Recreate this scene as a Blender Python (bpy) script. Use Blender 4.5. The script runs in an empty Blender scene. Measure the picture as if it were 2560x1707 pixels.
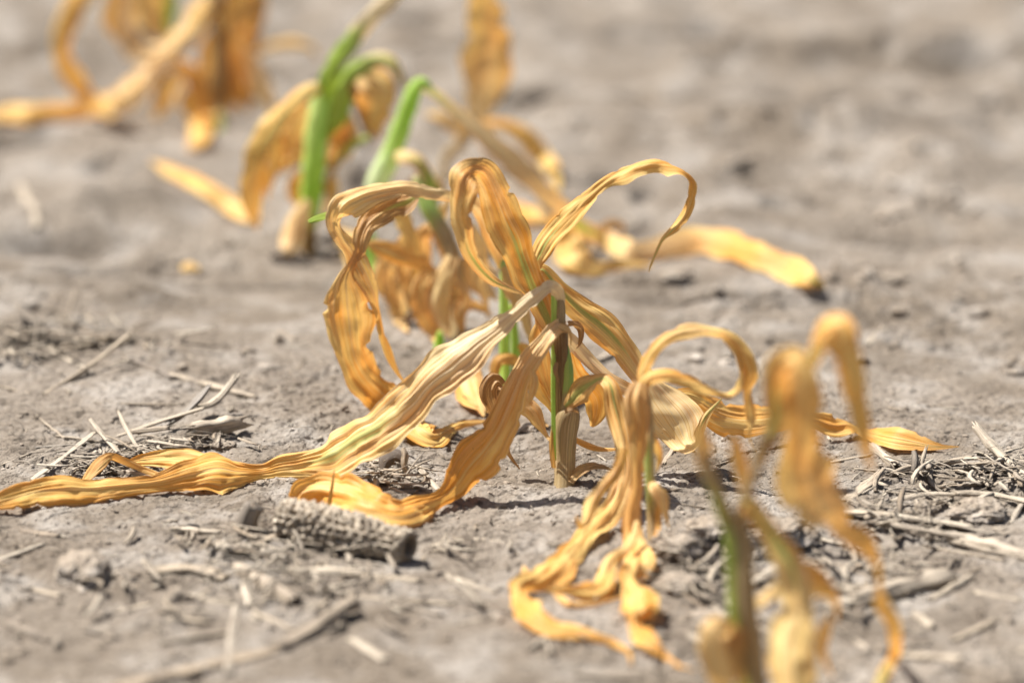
import bpy, math, random
import numpy as np
from mathutils import Vector, noise as mnoise

# ------------------------------------------------------------------ camera, sky, sun, exposure
SC = bpy.context.scene
COL = SC.collection
PITCH = math.radians(16.0)
CAM = np.array([0.0, -1.71, 0.553])
LENS = 150.0
cam_d = bpy.data.cameras.new('camera')
cam = bpy.data.objects.new('camera', cam_d)
COL.objects.link(cam)
cam.location = CAM
cam.rotation_euler = (math.pi / 2 - PITCH, 0, 0)
cam_d.lens = LENS
cam_d.sensor_width = 36.0
cam_d.clip_start = 0.02
cam_d.clip_end = 500
cam_d.dof.use_dof = True
cam_d.dof.focus_distance = 1.812
cam_d.dof.aperture_fstop = 4.1
cam_d.dof.aperture_blades = 8
SC.camera = cam

SUN_EL = math.radians(59)
SUN_DIR = Vector((-0.38, 0.17, 0)).normalized() * math.cos(SUN_EL) + Vector((0, 0, math.sin(SUN_EL)))
w = bpy.data.worlds.new('World')
SC.world = w
w.use_nodes = True
nt = w.node_tree
sky = nt.nodes.new('ShaderNodeTexSky')
sky.sky_type = 'NISHITA'
sky.sun_disc = False
sky.sun_elevation = SUN_EL
sky.sun_rotation = math.atan2(SUN_DIR.x, SUN_DIR.y)
sky.dust_density = 3.0
sky.air_density = 1.0
bg = nt.nodes['Background']
nt.links.new(sky.outputs[0], bg.inputs[0])
bg.inputs[1].default_value = 0.05
sl = bpy.data.lights.new('sun', 'SUN')
sl.energy = 5.0
sl.angle = math.radians(0.6)
sl.color = (1.0, 0.965, 0.915)
so = bpy.data.objects.new('sun', sl)
COL.objects.link(so)
so.rotation_euler = SUN_DIR.to_track_quat('Z', 'Y').to_euler()
so.location = (0, 0, 3)
SC.view_settings.view_transform = 'Standard'
SC.view_settings.look = 'None'
SC.view_settings.exposure = 0.94
SC.view_settings.gamma = 1
SC.render.engine = 'CYCLES'

# ------------------------------------------------------------------ noise helpers
def _hash(ix, iy, seed):
    h = (ix.astype(np.int64) * 374761393 + iy.astype(np.int64) * 668265263 + int(seed) * 2147483647 + 1013) & 0xffffffff
    h = ((h ^ (h >> 13)) * 1274126177) & 0xffffffff
    h = h ^ (h >> 16)
    return h
def pn(x, y, seed=0):
    """2D gradient noise about -0.7..0.7"""
    x = np.asarray(x, float); y = np.asarray(y, float)
    x, y = np.broadcast_arrays(x, y)
    ix = np.floor(x); iy = np.floor(y)
    fx = x - ix; fy = y - iy
    ux = fx * fx * fx * (fx * (fx * 6 - 15) + 10); uy = fy * fy * fy * (fy * (fy * 6 - 15) + 10)
    def g(dx, dy):
        a = _hash(ix + dx, iy + dy, seed) * (2 * math.pi / 4294967296.0)
        return np.cos(a) * (fx - dx) + np.sin(a) * (fy - dy)
    a = g(0, 0) * (1 - ux) + g(1, 0) * ux
    b = g(0, 1) * (1 - ux) + g(1, 1) * ux
    return (a * (1 - uy) + b * uy) * 1.4
def sst(v, a, b):
    t = np.clip((v - a) / (b - a), 0, 1)
    return t * t * (3 - 2 * t)
def gauss(x, y, cx, cy, sx, sy, ang=0.0):
    c, s = math.cos(ang), math.sin(ang)
    dx = (x - cx) * c + (y - cy) * s; dy = -(x - cx) * s + (y - cy) * c
    return np.exp(-(dx / sx) ** 2 - (dy / sy) ** 2)

LUMPS = []   # (cx, cy, sx, sy, angle, height) in metres, filled below
def rough(x, y):
    r = sst(pn(x / .13 + 3, y / .17 + 7, 5) + .5 * pn(x / .05, y / .06, 6), -0.05, 0.45)
    r = np.maximum(r, gauss(x, y, .06, -.045, .10, .05) * .75)
    r = np.maximum(r, gauss(x, y, -.19, .02, .09, .04) * .6)
    r = np.maximum(r, .5 * np.exp(-((y - .01) / .16) ** 2))
    return np.clip(r, 0, 1)
def height(x, y):
    x = np.asarray(x, float); y = np.asarray(y, float)
    near = np.exp(-(y / .22) ** 2 - (x / .35) ** 2)
    h = .010 * pn(x / .26 + .4, y / .30 + .2, 1) * (1 - near) + .0045 * pn(x / .10, y / .13, 2) * (1 - .6 * near)
    R = rough(x, y)
    wx = x + .004 * pn(x / .02, y / .02, 21); wy = y + .004 * pn(x / .02, y / .02, 22)
    h = h + .0024 * pn(wx / .032, wy / .036, 3) * (.45 + R) + .0012 * pn(wx / .017, wy / .02, 23) * (.3 + R)
    h = h + .0008 * R * (1 - 2.2 * np.abs(pn(wx / .016, wy / .02, 8)))
    # thin crust plates parted by short cracks
    k1 = (1 - sst(np.abs(pn(wx / .017, wy / .021, 9)), .0, .06)) * sst(pn(x / .021, y / .026, 24), -.15, .12)
    h = h - .0014 * k1 * (.45 + .75 * R)
    k2 = (1 - sst(np.abs(pn(wx / .0075, wy / .009, 10)), .0, .09)) * sst(pn(x / .012, y / .014, 25), -.05, .2)
    h = h - .0010 * k2 * (.35 + .85 * R)
    h = h + .0008 * sst(pn(wx / .013, wy / .015, 26), .02, .07) * (.3 + .9 * R)
    h = h + .00050 * pn(x / .0030, y / .0034, 12) * (.5 + .8 * R)
    h = h - .0020 * sst(pn(wx / .0085, wy / .0065, 13), .44, .56) * (.25 + .75 * R)
    far = sst(y, .22, .6)
    h = h + far * (.0075 * pn(x / .07, y / .11, 16) + .004 * pn(x / .03, y / .04, 27) + .003 * sst(pn(x / .07, y / .10, 17), .10, .3) - .008 * sst(pn(x / .05, y / .05, 18), .42, .6))
    for (cx, cy, sx, sy, an, hh) in LUMPS:
        h = h + hh * gauss(x, y, cx, cy, sx, sy, an)
    return h

# ------------------------------------------------------------------ pixel of the photo -> point in the field
CP, SP = math.cos(PITCH), math.sin(PITCH)
def ray(px, py):
    k = 36.0 / LENS / 2560.0
    a = (px - 1280.0) * k; b = -(py - 853.5) * k
    return np.array([a, CP + b * SP, -SP + b * CP])
def at(px, py, Y):
    d = ray(px, py)
    return CAM + d * ((Y - CAM[1]) / d[1])
def atg(px, py, lift=0.0):
    d = ray(px, py); z = 0.0
    for _ in range(8):
        p = CAM + d * ((z - CAM[2]) / d[2])
        z = .5 * z + .5 * (float(height(p[0], p[1])) + lift)
    return p
def mpp(p):
    return ((p - CAM) @ np.array([0, CP, -SP])) * 36.0 / LENS / 2560.0
def lump(px, py, wpx, dpx, hh, ang=0.0):
    """soft rise (or dip) of the soil, centred on a ground point"""
    d = ray(px, py); p = CAM + d * (-CAM[2] / d[2])
    m = mpp(p)
    LUMPS.append((p[0], p[1], wpx * m, dpx * m / .30, ang, hh * (1.6 if p[1] > .15 else 1)))
for L in [(260, 520, 330, 26, .009, .25), (150, 590, 220, 22, -.012, .2), (1750, 560, 200, 10, -.003, .1),
          (2080, 760, 190, 10, -.005, -.1), (2300, 590, 180, 16, -.012, -.2), (2330, 520, 120, 14, .004, 0), (2250, 115, 520, 12, -.016, 0),
          (2250, 165, 600, 24, .014, 0), (1950, 260, 260, 14, -.014, .2), (2100, 330, 260, 26, .010, 0), (1500, 130, 300, 16, -.012, .1),
          (2450, 250, 130, 14, -.012, 0), (1560, 470, 120, 16, -.010, 0), (60, 140, 120, 20, -.016, 0), (330, 760, 170, 16, .006, 0),
          (740, 170, 150, 12, -.012, 0), (1850, 760, 240, 9, -.005, .1), (2500, 420, 200, 24, .010, 0), (60, 330, 120, 16, -.012, 0),
          (1700, 60, 200, 14, -.012, 0), (1020, 60, 60, 10, -.012, 0), (1840, 395, 60, 8, -.010, 0), (1270, 1290, 150, 30, -.002, 0),
          (1870, 1335, 130, 30, .008, 0), (1690, 1400, 90, 40, .005, 0), (600, 1560, 300, 60, .004, 0), (80, 575, 150, 9, -.005, 0), (330, 655, 210, 12, -.009, .1), (430, 695, 110, 8, -.007, 0), (130, 700, 120, 9, -.007, 0), (215, 605, 40, 22, -.008, 0), (1500, 730, 260, 7, -.005, .05), (2100, 780, 200, 7, -.005, 0), (700, 690, 150, 8, -.005, 0), (60, 830, 90, 10, -.005, 0), (170, 880, 140, 10, -.005, 0), (300, 870, 330, 30, .003, 0)]:
    lump(*L)

# ------------------------------------------------------------------ materials
def mat_new(name):
    m = bpy.data.materials.new(name); m.use_nodes = True
    nt = m.node_tree; nt.nodes.clear()
    return m, nt
class NB:
    def __init__(s, nt): s.nt = nt
    def n(s, t, **kw):
        nd = s.nt.nodes.new(t)
        for k, v in kw.items(): setattr(nd, k, v)
        return nd
    def lk(s, a, b): s.nt.links.new(a, b)
    def math(s, op, a, b=None, c=None, clamp=False):
        nd = s.n('ShaderNodeMath', operation=op); nd.use_clamp = clamp
        for i, v in enumerate((a, b, c)):
            if v is None: continue
            if isinstance(v, (int, float)): nd.inputs[i].default_value = v
            else: s.lk(v, nd.inputs[i])
        return nd.outputs[0]
    def mix(s, f, a, b, mode='MIX'):
        nd = s.n('ShaderNodeMix', data_type='RGBA', blend_type=mode)
        for i, v in ((0, f), (6, a), (7, b)):
            if isinstance(v, (int, float)): nd.inputs[i].default_value = v
            elif isinstance(v, tuple): nd.inputs[i].default_value = (*v, 1)
            else: s.lk(v, nd.inputs[i])
        return nd.outputs[2]
    def ramp(s, v, a, b, lo=0.0, hi=1.0):
        nd = s.n('ShaderNodeMapRange', interpolation_type='SMOOTHSTEP')
        s.lk(v, nd.inputs[0])
        for i, q in zip((1, 2, 3, 4), (a, b, lo, hi)): nd.inputs[i].default_value = q
        return nd.outputs[0]
    def noise(s, vec, scale=1.0, detail=3.0, rough=.55, dist=0.0):
        nd = s.n('ShaderNodeTexNoise'); s.lk(vec, nd.inputs['Vector'])
        nd.inputs['Scale'].default_value = scale; nd.inputs['Detail'].default_value = detail
        nd.inputs['Roughness'].default_value = rough; nd.inputs['Distortion'].default_value = dist
        return nd.outputs['Fac']
    def vmul(s, v, t):
        nd = s.n('ShaderNodeVectorMath', operation='MULTIPLY'); s.lk(v, nd.inputs[0]); nd.inputs[1].default_value = t
        return nd.outputs[0]

def leaf_material():
    m, nt = mat_new('dried_leaf'); b = NB(nt)
    lc = b.n('ShaderNodeAttribute', attribute_name='lc').outputs['Vector']
    ti = b.n('ShaderNodeAttribute', attribute_name='tint').outputs['Color']
    sep = b.n('ShaderNodeSeparateXYZ'); b.lk(lc, sep.inputs[0])
    u = sep.outputs[0]
    tc = b.n('ShaderNodeSeparateColor'); b.lk(ti, tc.inputs[0])
    g, p, br = tc.outputs[0], tc.outputs[1], tc.outputs[2]
    wide = b.noise(b.vmul(lc, (1.6, 30, 9)), 1, 4)
    mid = b.noise(b.vmul(lc, (12, 10, 11)), 1, 3)
    fine = b.noise(b.vmul(lc, (40, 8, 13)), 1, 2, .6)
    blot = b.noise(b.vmul(lc, (3.0, 90, 7)), 1, 4, .65)
    sd_ = sep.outputs[2]
    per = b.n('ShaderNodeTexWhiteNoise', noise_dimensions='1D'); b.lk(sd_, per.inputs['W'])
    pv = per.outputs['Value']
    col = b.mix(b.ramp(b.math('ADD', wide, b.math('MULTIPLY', b.math('SUBTRACT', pv, .5), .16)), .36, .62), (.84, .38, .05), (.97, .66, .20))
    pf = b.math('ADD', b.math('MULTIPLY', p, 1.05), b.math('MULTIPLY', b.math('SUBTRACT', mid, .46), 1.5), clamp=True)
    col = b.mix(b.math('MULTIPLY', pf, b.ramp(p, 0, .25, .40, 1)), col, (.93, .80, .53))
    col = b.mix(b.ramp(fine, .48, .34, 0, .36), col, (.99, .80, .40))  # highlights painted into the colour as fine pale streaks
    col = b.mix(b.ramp(fine, .53, .66, 0, .55), col, (.50, .24, .06))
    # brown tissue
    bf = b.math('ADD', br, b.math('MULTIPLY', b.math('SUBTRACT', blot, .5), 1.05))
    bcol = b.mix(b.ramp(mid, .35, .65), (.24, .125, .05), (.52, .32, .15))
    col = b.mix(b.ramp(bf, .18, .75, 0, .92), col, bcol)
    spots = b.noise(b.vmul(lc, (9, 600, 3)), 1, 2)
    col = b.mix(b.ramp(spots, .70, .78, 0, .55), col, (.16, .08, .035))
    # green tissue spreading out from the midrib
    au = b.math('ABSOLUTE', u)
    # dead brown margin, wider here and narrower there
    ed = b.math('ADD', au, b.math('MULTIPLY', b.math('SUBTRACT', blot, .5), .5))
    col = b.mix(b.ramp(ed, .93, 1.08, 0, .7), col, (.30, .15, .05))
    rib = b.math('MULTIPLY', b.ramp(au, .05, .01), .35)
    col = b.mix(rib, col, (.88, .72, .42))
    gv = b.math('ADD', b.math('MULTIPLY', g, 1.75), b.math('MULTIPLY', b.math('SUBTRACT', mid, .5), .5))
    gf = b.math('MULTIPLY', b.ramp(b.math('SUBTRACT', gv, au), -.03, .16), b.ramp(g, .02, .12))
    gcol = b.mix(b.ramp(g, .2, .8), (.38, .40, .12), (.27, .50, .03))
    gcol = b.mix(b.ramp(mid, .45, .7), gcol, (.52, .66, .17))
    col = b.mix(b.math('MULTIPLY', gf, .88), col, gcol)
    hs = b.math('ADD', b.math('MULTIPLY', fine, .6), b.math('MULTIPLY', mid, .8))
    bump = b.n('ShaderNodeBump'); bump.inputs['Strength'].default_value = .5; bump.inputs['Distance'].default_value = .0006
    b.lk(hs, bump.inputs['Height'])
    pr = b.n('ShaderNodeBsdfPrincipled'); b.lk(col, pr.inputs['Base Color'])
    pr.inputs['Roughness'].default_value = .48; pr.inputs['Specular IOR Level'].default_value = .35
    b.lk(bump.outputs[0], pr.inputs['Normal'])
    tr = b.n('ShaderNodeBsdfTranslucent')
    tcol = b.mix(1.0, col, (1.0, .84, .62), 'MULTIPLY'); b.lk(tcol, tr.inputs['Color']); b.lk(bump.outputs[0], tr.inputs['Normal'])
    mx = b.n('ShaderNodeMixShader'); mx.inputs[0].default_value = .36
    b.lk(pr.outputs[0], mx.inputs[1]); b.lk(tr.outputs[0], mx.inputs[2])
    out = b.n('ShaderNodeOutputMaterial'); b.lk(mx.outputs[0], out.inputs[0])
    return m

def stem_material():
    m, nt = mat_new('corn_stem'); b = NB(nt)
    lc = b.n('ShaderNodeAttribute', attribute_name='lc').outputs['Vector']
    ti = b.n('ShaderNodeAttribute', attribute_name='tint').outputs['Color']
    tc = b.n('ShaderNodeSeparateColor'); b.lk(ti, tc.inputs[0])
    g, p, br = tc.outputs[0], tc.outputs[1], tc.outputs[2]
    mid = b.noise(b.vmul(lc, (9, 22, 11)), 1, 3)
    fine = b.noise(b.vmul(lc, (34, 14, 13)), 1, 2, .6)
    blot = b.noise(b.vmul(lc, (4, 60, 5)), 1, 4, .65)
    col = b.mix(b.ramp(mid, .3, .7), (.50, .32, .13), (.66, .50, .25))
    col = b.mix(b.math('MULTIPLY', p, .9), col, (.80, .72, .48))
    col = b.mix(b.ramp(fine, .5, .64, 0, .7), col, (.20, .115, .045))
    col = b.mix(b.ramp(fine, .46, .34, 0, .5), col, (.85, .70, .42))
    bf = b.math('ADD', br, b.math('MULTIPLY', b.math('SUBTRACT', blot, .5), 1.0))
    col = b.mix(b.ramp(bf, .2, .8, 0, .9), col, (.17, .095, .045))
    gf = b.ramp(b.math('ADD', g, b.math('MULTIPLY', b.math('SUBTRACT', mid, .5), .55)), .25, .6)
    gcol = b.mix(b.ramp(mid, .35, .7), (.34, .62, .03), (.70, .88, .18))
    gcol = b.mix(p, gcol, (.86, .95, .62))
    col = b.mix(b.math('MULTIPLY', gf, .93), col, gcol)
    bump = b.n('ShaderNodeBump'); bump.inputs['Strength'].default_value = .5; bump.inputs['Distance'].default_value = .0006
    b.lk(fine, bump.inputs['Height'])
    pr = b.n('ShaderNodeBsdfPrincipled'); b.lk(col, pr.inputs['Base Color']); pr.inputs['Roughness'].default_value = .42
    pr.inputs['Specular IOR Level'].default_value = .4
    b.lk(bump.outputs[0], pr.inputs['Normal'])
    tr = b.n('ShaderNodeBsdfTranslucent'); b.lk(col, tr.inputs['Color'])
    mx = b.n('ShaderNodeMixShader'); mx.inputs[0].default_value = .38
    b.lk(pr.outputs[0], mx.inputs[1]); b.lk(tr.outputs[0], mx.inputs[2])
    out = b.n('ShaderNodeOutputMaterial'); b.lk(mx.outputs[0], out.inputs[0])
    return m

def straw_material():
    m, nt = mat_new('weathered_straw'); b = NB(nt)
    lc = b.n('ShaderNodeAttribute', attribute_name='lc').outputs['Vector']
    ti = b.n('ShaderNodeAttribute', attribute_name='tint').outputs['Color']
    tc = b.n('ShaderNodeSeparateColor'); b.lk(ti, tc.inputs[0])
    gy, p, dk = tc.outputs[0], tc.outputs[1], tc.outputs[2]
    mid = b.noise(b.vmul(lc, (7, 40, 11)), 1, 3)
    fine = b.noise(b.vmul(lc, (24, 30, 13)), 1, 3, .65)
    blot = b.noise(b.vmul(lc, (3, 110, 5)), 1, 4, .7)
    col = b.mix(b.ramp(mid, .3, .7), (.30, .215, .135), (.44, .335, .22))
    col = b.mix(b.math('MULTIPLY', gy, .9), col, (.27, .245, .215))
    col = b.mix(b.math('MULTIPLY', p, .85), col, (.68, .59, .46))
    col = b.mix(b.ramp(fine, .5, .68, 0, .6), col, (.17, .125, .09))
    col = b.mix(b.ramp(blot, .55, .75, 0, .65), col, (.14, .11, .085))
    dust = b.noise(b.vmul(lc, (1.6, 75, 19)), 1, 4, .7)
    col = b.mix(b.ramp(dust, .49, .62, 0, .60), col, (.20, .16, .12))
    col = b.mix(b.math('MULTIPLY', dk, .85), col, (.10, .08, .065))
    bump = b.n('ShaderNodeBump'); bump.inputs['Strength'].default_value = .7; bump.inputs['Distance'].default_value = .0008
    b.lk(fine, bump.inputs['Height'])
    pr = b.n('ShaderNodeBsdfPrincipled'); b.lk(col, pr.inputs['Base Color']); pr.inputs['Roughness'].default_value = .62
    pr.inputs['Specular IOR Level'].default_value = .3
    b.lk(bump.outputs[0], pr.inputs['Normal'])
    out = b.n('ShaderNodeOutputMaterial'); b.lk(pr.outputs[0], out.inputs[0])
    return m

def soil_material(name='dry_soil', k=1.0):
    m, nt = mat_new(name); b = NB(nt)
    co = b.n('ShaderNodeTexCoord').outputs['Object']
    big = b.noise(co, 6, 4, .6)
    medn = b.noise(co, 26, 5, .62, .4)
    sm = b.noise(co, 240, 4, .7)
    tiny = b.noise(co, 900, 3, .7)
    col = b.mix(b.ramp(big, .35, .65), (.210 * k, .170 * k, .128 * k), (.290 * k, .245 * k, .196 * k))
    col = b.mix(b.ramp(medn, .45, .68, 0, .75), col, (.425 * k, .385 * k, .338 * k))
    col = b.mix(b.ramp(medn, .46, .30, 0, .6), col, (.130 * k, .102 * k, .076 * k))
    col = b.mix(b.ramp(sm, .52, .64, 0, .70), col, (.105 * k, .084 * k, .064 * k))
    col = b.mix(b.ramp(sm, .46, .32, 0, .40), col, (.35 * k, .31 * k, .265 * k))
    col = b.mix(b.ramp(tiny, .57, .68, 0, .65), col, (.13 * k, .10 * k, .075 * k))
    hh = b.math('ADD', b.math('MULTIPLY', sm, 1.0), b.math('MULTIPLY', tiny, .35))
    bump = b.n('ShaderNodeBump'); bump.inputs['Strength'].default_value = .9; bump.inputs['Distance'].default_value = .0022
    b.lk(hh, bump.inputs['Height'])
    pr = b.n('ShaderNodeBsdfPrincipled'); b.lk(col, pr.inputs['Base Color']); pr.inputs['Roughness'].default_value = .9
    pr.inputs['Specular IOR Level'].default_value = .15
    b.lk(bump.outputs[0], pr.inputs['Normal'])
    out = b.n('ShaderNodeOutputMaterial'); b.lk(pr.outputs[0], out.inputs[0])
    return m
M_LEAF, M_STEM, M_STRAW, M_SOIL = leaf_material(), stem_material(), straw_material(), soil_material("dry_soil", .85)
M_CLOD = soil_material('clod_soil', 1.4)
M_PALE = soil_material('pale_stone', 1.25)

# ------------------------------------------------------------------ mesh helpers
def mesh_obj(name, V, F, mat, parent=None, lc=None, tint=None, origin=None, smooth=True):
    V = np.asarray(V, float)
    if origin is None: origin = np.zeros(3)
    me = bpy.data.meshes.new(name)
    me.from_pydata((V - origin).tolist(), [], F)
    if smooth: me.polygons.foreach_set('use_smooth', [True] * len(me.polygons))
    if lc is not None:
        a = me.attributes.new('lc', 'FLOAT_VECTOR', 'POINT'); a.data.foreach_set('vector', np.asarray(lc, np.float32).ravel())
    if tint is not None:
        a = me.attributes.new('tint', 'FLOAT_COLOR', 'POINT'); a.data.foreach_set('color', np.asarray(tint, np.float32).ravel())
    me.materials.append(mat)
    o = bpy.data.objects.new(name, me); COL.objects.link(o)
    if parent is not None:
        o.parent = parent
        o.location = Vector(origin) - parent.location
    else:
        o.location = origin
    return o
def tag(o, label=None, cat=None, group=None, kind=None):
    if label: o['label'] = label
    if cat: o['category'] = cat
    if group: o['group'] = group
    if kind: o['kind'] = kind
    return o
def thing(name, loc, label, cat, group=None):
    o = bpy.data.objects.new(name, None); COL.objects.link(o)
    o.location = loc; o.empty_display_size = .02
    return tag(o, label, cat, group)
def grid_faces(n, m, wrap=False):
    F = []
    for i in range(n - 1):
        for j in range(m if wrap else m - 1):
            a = i * m + j; b = i * m + (j + 1) % m
            F.append((a, b, b + m, a + m))
    return F
def catmull(P, Q, ds):
    """centripetal curve through P; Q are extra channels; resampled about every ds metres"""
    P = np.asarray(P, float); Q = np.asarray(Q, float)
    n = len(P)
    d = np.sqrt(np.linalg.norm(np.diff(P, axis=0), axis=1)) + 1e-6
    t = np.concatenate([[0], np.cumsum(d)])
    A = np.hstack([P, Q])
    Mt = np.zeros_like(A)
    for i in range(n):
        if i == 0: Mt[i] = (A[1] - A[0]) / (t[1] - t[0])
        elif i == n - 1: Mt[i] = (A[-1] - A[-2]) / (t[-1] - t[-2])
        else:
            s0 = (A[i] - A[i - 1]) / (t[i] - t[i - 1]); s1 = (A[i + 1] - A[i]) / (t[i + 1] - t[i])
            h0, h1 = t[i] - t[i - 1], t[i + 1] - t[i]
            Mt[i] = (s0 * h1 + s1 * h0) / (h0 + h1)
    out = []
    for i in range(n - 1):
        k = max(3, int(np.linalg.norm(P[i + 1] - P[i]) / ds))
        h = t[i + 1] - t[i]
        x = np.linspace(0, 1, k, endpoint=(i == n - 2))[:, None]
        out.append((2 * x**3 - 3 * x**2 + 1) * A[i] + (x**3 - 2 * x**2 + x) * h * Mt[i] + (-2 * x**3 + 3 * x**2) * A[i + 1] + (x**3 - x**2) * h * Mt[i + 1])
    R = np.vstack(out)
    p, q = R[:, :3], R[:, 3:]
    s = np.concatenate([[0], np.cumsum(np.linalg.norm(np.diff(p, axis=0), axis=1))])
    ns = max(6, int(s[-1] / ds))
    si = np.linspace(0, s[-1], ns)
    p = np.stack([np.interp(si, s, p[:, k]) for k in range(3)], 1)
    q = np.stack([np.interp(si, s, q[:, k]) for k in range(q.shape[1])], 1)
    return p, q, si
def unit(a):
    return a / (np.linalg.norm(a, axis=-1, keepdims=True) + 1e-12)
def chan(v, n):
    if isinstance(v, (int, float)): return np.full(n, float(v))
    v = np.asarray(v, float)
    return np.interp(np.linspace(0, 1, n), np.linspace(0, 1, len(v)), v)
SEED = [100]
def pts3(pts, yb, wide_=False):
    P = []
    for q in pts:
        y = q[2]
        if q is pts[0] and y is None and not wide_: P.append(atg(q[0], q[1], .002)); continue
        yg = atg(q[0], q[1] + .56 * q[3] * (1.0 if wide_ else .3), 0)[1] - .0015
        P.append(at(q[0], q[1], yg if y is None else min(yg, yb + y / 100.0)))
    return np.array(P)

def leaf(parent, pts, yb, g=0., p=0., b=0., fold=18, rip=.28, cor=.35, lit=30, tn=.25, crum=.12, nu=20, ds=.0011, name='leaf', curl=0., label=None, mat=None, taper=True, wf=1.0):
    """ribbon leaf: pts = (px, py, depth cm from the plant or None on the soil, seen width px[, twist deg])"""
    SEED[0] += 1; sd = SEED[0]
    rs = random.Random(sd)
    P = pts3(pts, yb, True)
    W = np.array([1.16 * wf * q[3] * mpp(pp) for q, pp in zip(pts, P)])
    TW = np.radians([q[4] if len(q) > 4 else 0. for q in pts])
    c, q, s = catmull(P, np.stack([W, TW], 1), ds)
    n = len(c)
    W = np.maximum(q[:, 0], .0004); TW = q[:, 1]
    T = unit(np.gradient(c, axis=0))
    V = unit(CAM - c)
    S = np.cross(T, V)
    ln = np.linalg.norm(S, axis=1)
    S = unit(S)
    for i in range(1, n):
        if ln[i] < .15: S[i] = unit(S[i - 1] - T[i] * (S[i - 1] @ T[i]))
        if S[i] @ S[i - 1] < 0: S[i] = -S[i]
    k = 5
    Sp = np.vstack([S[:1]] * k + [S] + [S[-1:]] * k)
    S = sum(Sp[j:j + n] for j in range(2 * k + 1))
    S = unit(S - T * np.sum(S * T, axis=1, keepdims=True))
    N = np.cross(S, T)
    sgn = np.sign(np.sum(N * V, axis=1) + 1e-9)[:, None]
    tw = TW - math.radians(lit) * S[:, 2] * np.sign(sgn[:, 0]) + tn * 1.6 * pn(s / .035 + sd, sd * 1.7, 31)
    hw = .5 * W / np.maximum(np.cos(tw), .45) / math.cos(math.radians(fold))
    hw = hw * (1 + .22 * pn(s / .022, sd * .37, 32))
    tip = np.clip((s[-1] - s) / .02, 0, 1)
    if taper: hw = hw * (.25 + .75 * np.sqrt(tip))
    B = np.cos(tw)[:, None] * S + np.sin(tw)[:, None] * N
    Mn = -np.sin(tw)[:, None] * S + np.cos(tw)[:, None] * N
    u = np.linspace(-1, 1, nu + 1)
    U, Sg = np.meshgrid(u, s)
    HW = hw[:, None]
    fa = math.radians(fold * .8) * (1 + .9 * pn(s / .05, sd * .9, 33))[:, None]
    au = np.abs(U)
    ph = rs.uniform(0, 50)
    # edges swing independently
    wl = rs.uniform(.017, .030)
    edge = np.where(U > 0, pn(Sg / wl + ph, 3.1 + U * .4, sd), pn(Sg / wl + ph + 20, 7.7 + U * .4, sd)) * 1.7
    edge += .55 * pn(Sg / (wl * .38) + ph, U * 1.2 + 2, sd + 3)
    off = -au * np.sin(fa) * HW + curl * HW * (U ** 2) + rip * HW * (au ** 1.6) * edge
    off += crum * HW * (pn(U * 1.6 + ph, Sg / .012, sd + 5) + 1.1 * (np.abs(pn(U * 1.1 + ph + Sg * 60, Sg / .017 - U * .6, sd + 6)) - .25))
    # lengthwise furrows
    drift = 1.3 * pn(Sg / .05, U * .8 + ph, sd + 7)
    amp = cor * np.minimum(HW * .046, .00034)
    off += amp * (2.4 * pn(U * 1.8 + ph, Sg / .045, sd + 8) + 2.6 * (np.abs(pn(U * 3.6 + ph, Sg / .07 + 3, sd + 9)) - .2) + 1.3 * pn(U * 9 + ph, Sg / .09, sd + 10) + .6 * pn(U * 17 + ph, Sg / .06, sd + 13))
    inw = U * HW * np.cos(fa) * (1 + (.16 * pn(Sg / .011, np.sign(U) * 5 + ph, sd + 11) - .22 * sst(pn(Sg / .006, np.sign(U) * 3 + ph, sd + 12), .42, .6)) * au ** 2)
    X = c[:, None, :] + B[:, None, :] * inw[..., None] + Mn[:, None, :] * off[..., None]
    V3 = X.reshape(-1, 3)
    # lift whole cross-sections that would sink into the soil
    if (V3[:, 2] < .03).any():
        hz = height(V3[:, 0], V3[:, 1]) + .0007
        dfc = np.clip(hz - V3[:, 2], 0, None).reshape(n, nu + 1).max(1)
        kk = 9; dp = np.concatenate([np.full(kk, dfc[0]), dfc, np.full(kk, dfc[-1])])
        sm = np.array([dp[a_:a_ + 2 * kk + 1].mean() for a_ in range(n)]) * .6
        V3[:, 2] += np.repeat(sm, nu + 1)
        hz = height(V3[:, 0], V3[:, 1]) + .0007
        V3[:, 2] = np.maximum(V3[:, 2], hz)
    lc = np.stack([U.ravel(), Sg.ravel(), np.full(U.size, (sd * .173) % 7)], 1)
    G, Pp, Bb = (chan(v, n) for v in (g, p, b))
    ti = np.stack([np.repeat(G, nu + 1), np.repeat(Pp, nu + 1), np.repeat(Bb, nu + 1), np.ones(U.size)], 1)
    o = mesh_obj(name, V3, grid_faces(n, nu + 1), mat or M_LEAF, parent, lc, ti, origin=c[0])
    if label: o['label'] = label
    return o

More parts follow.
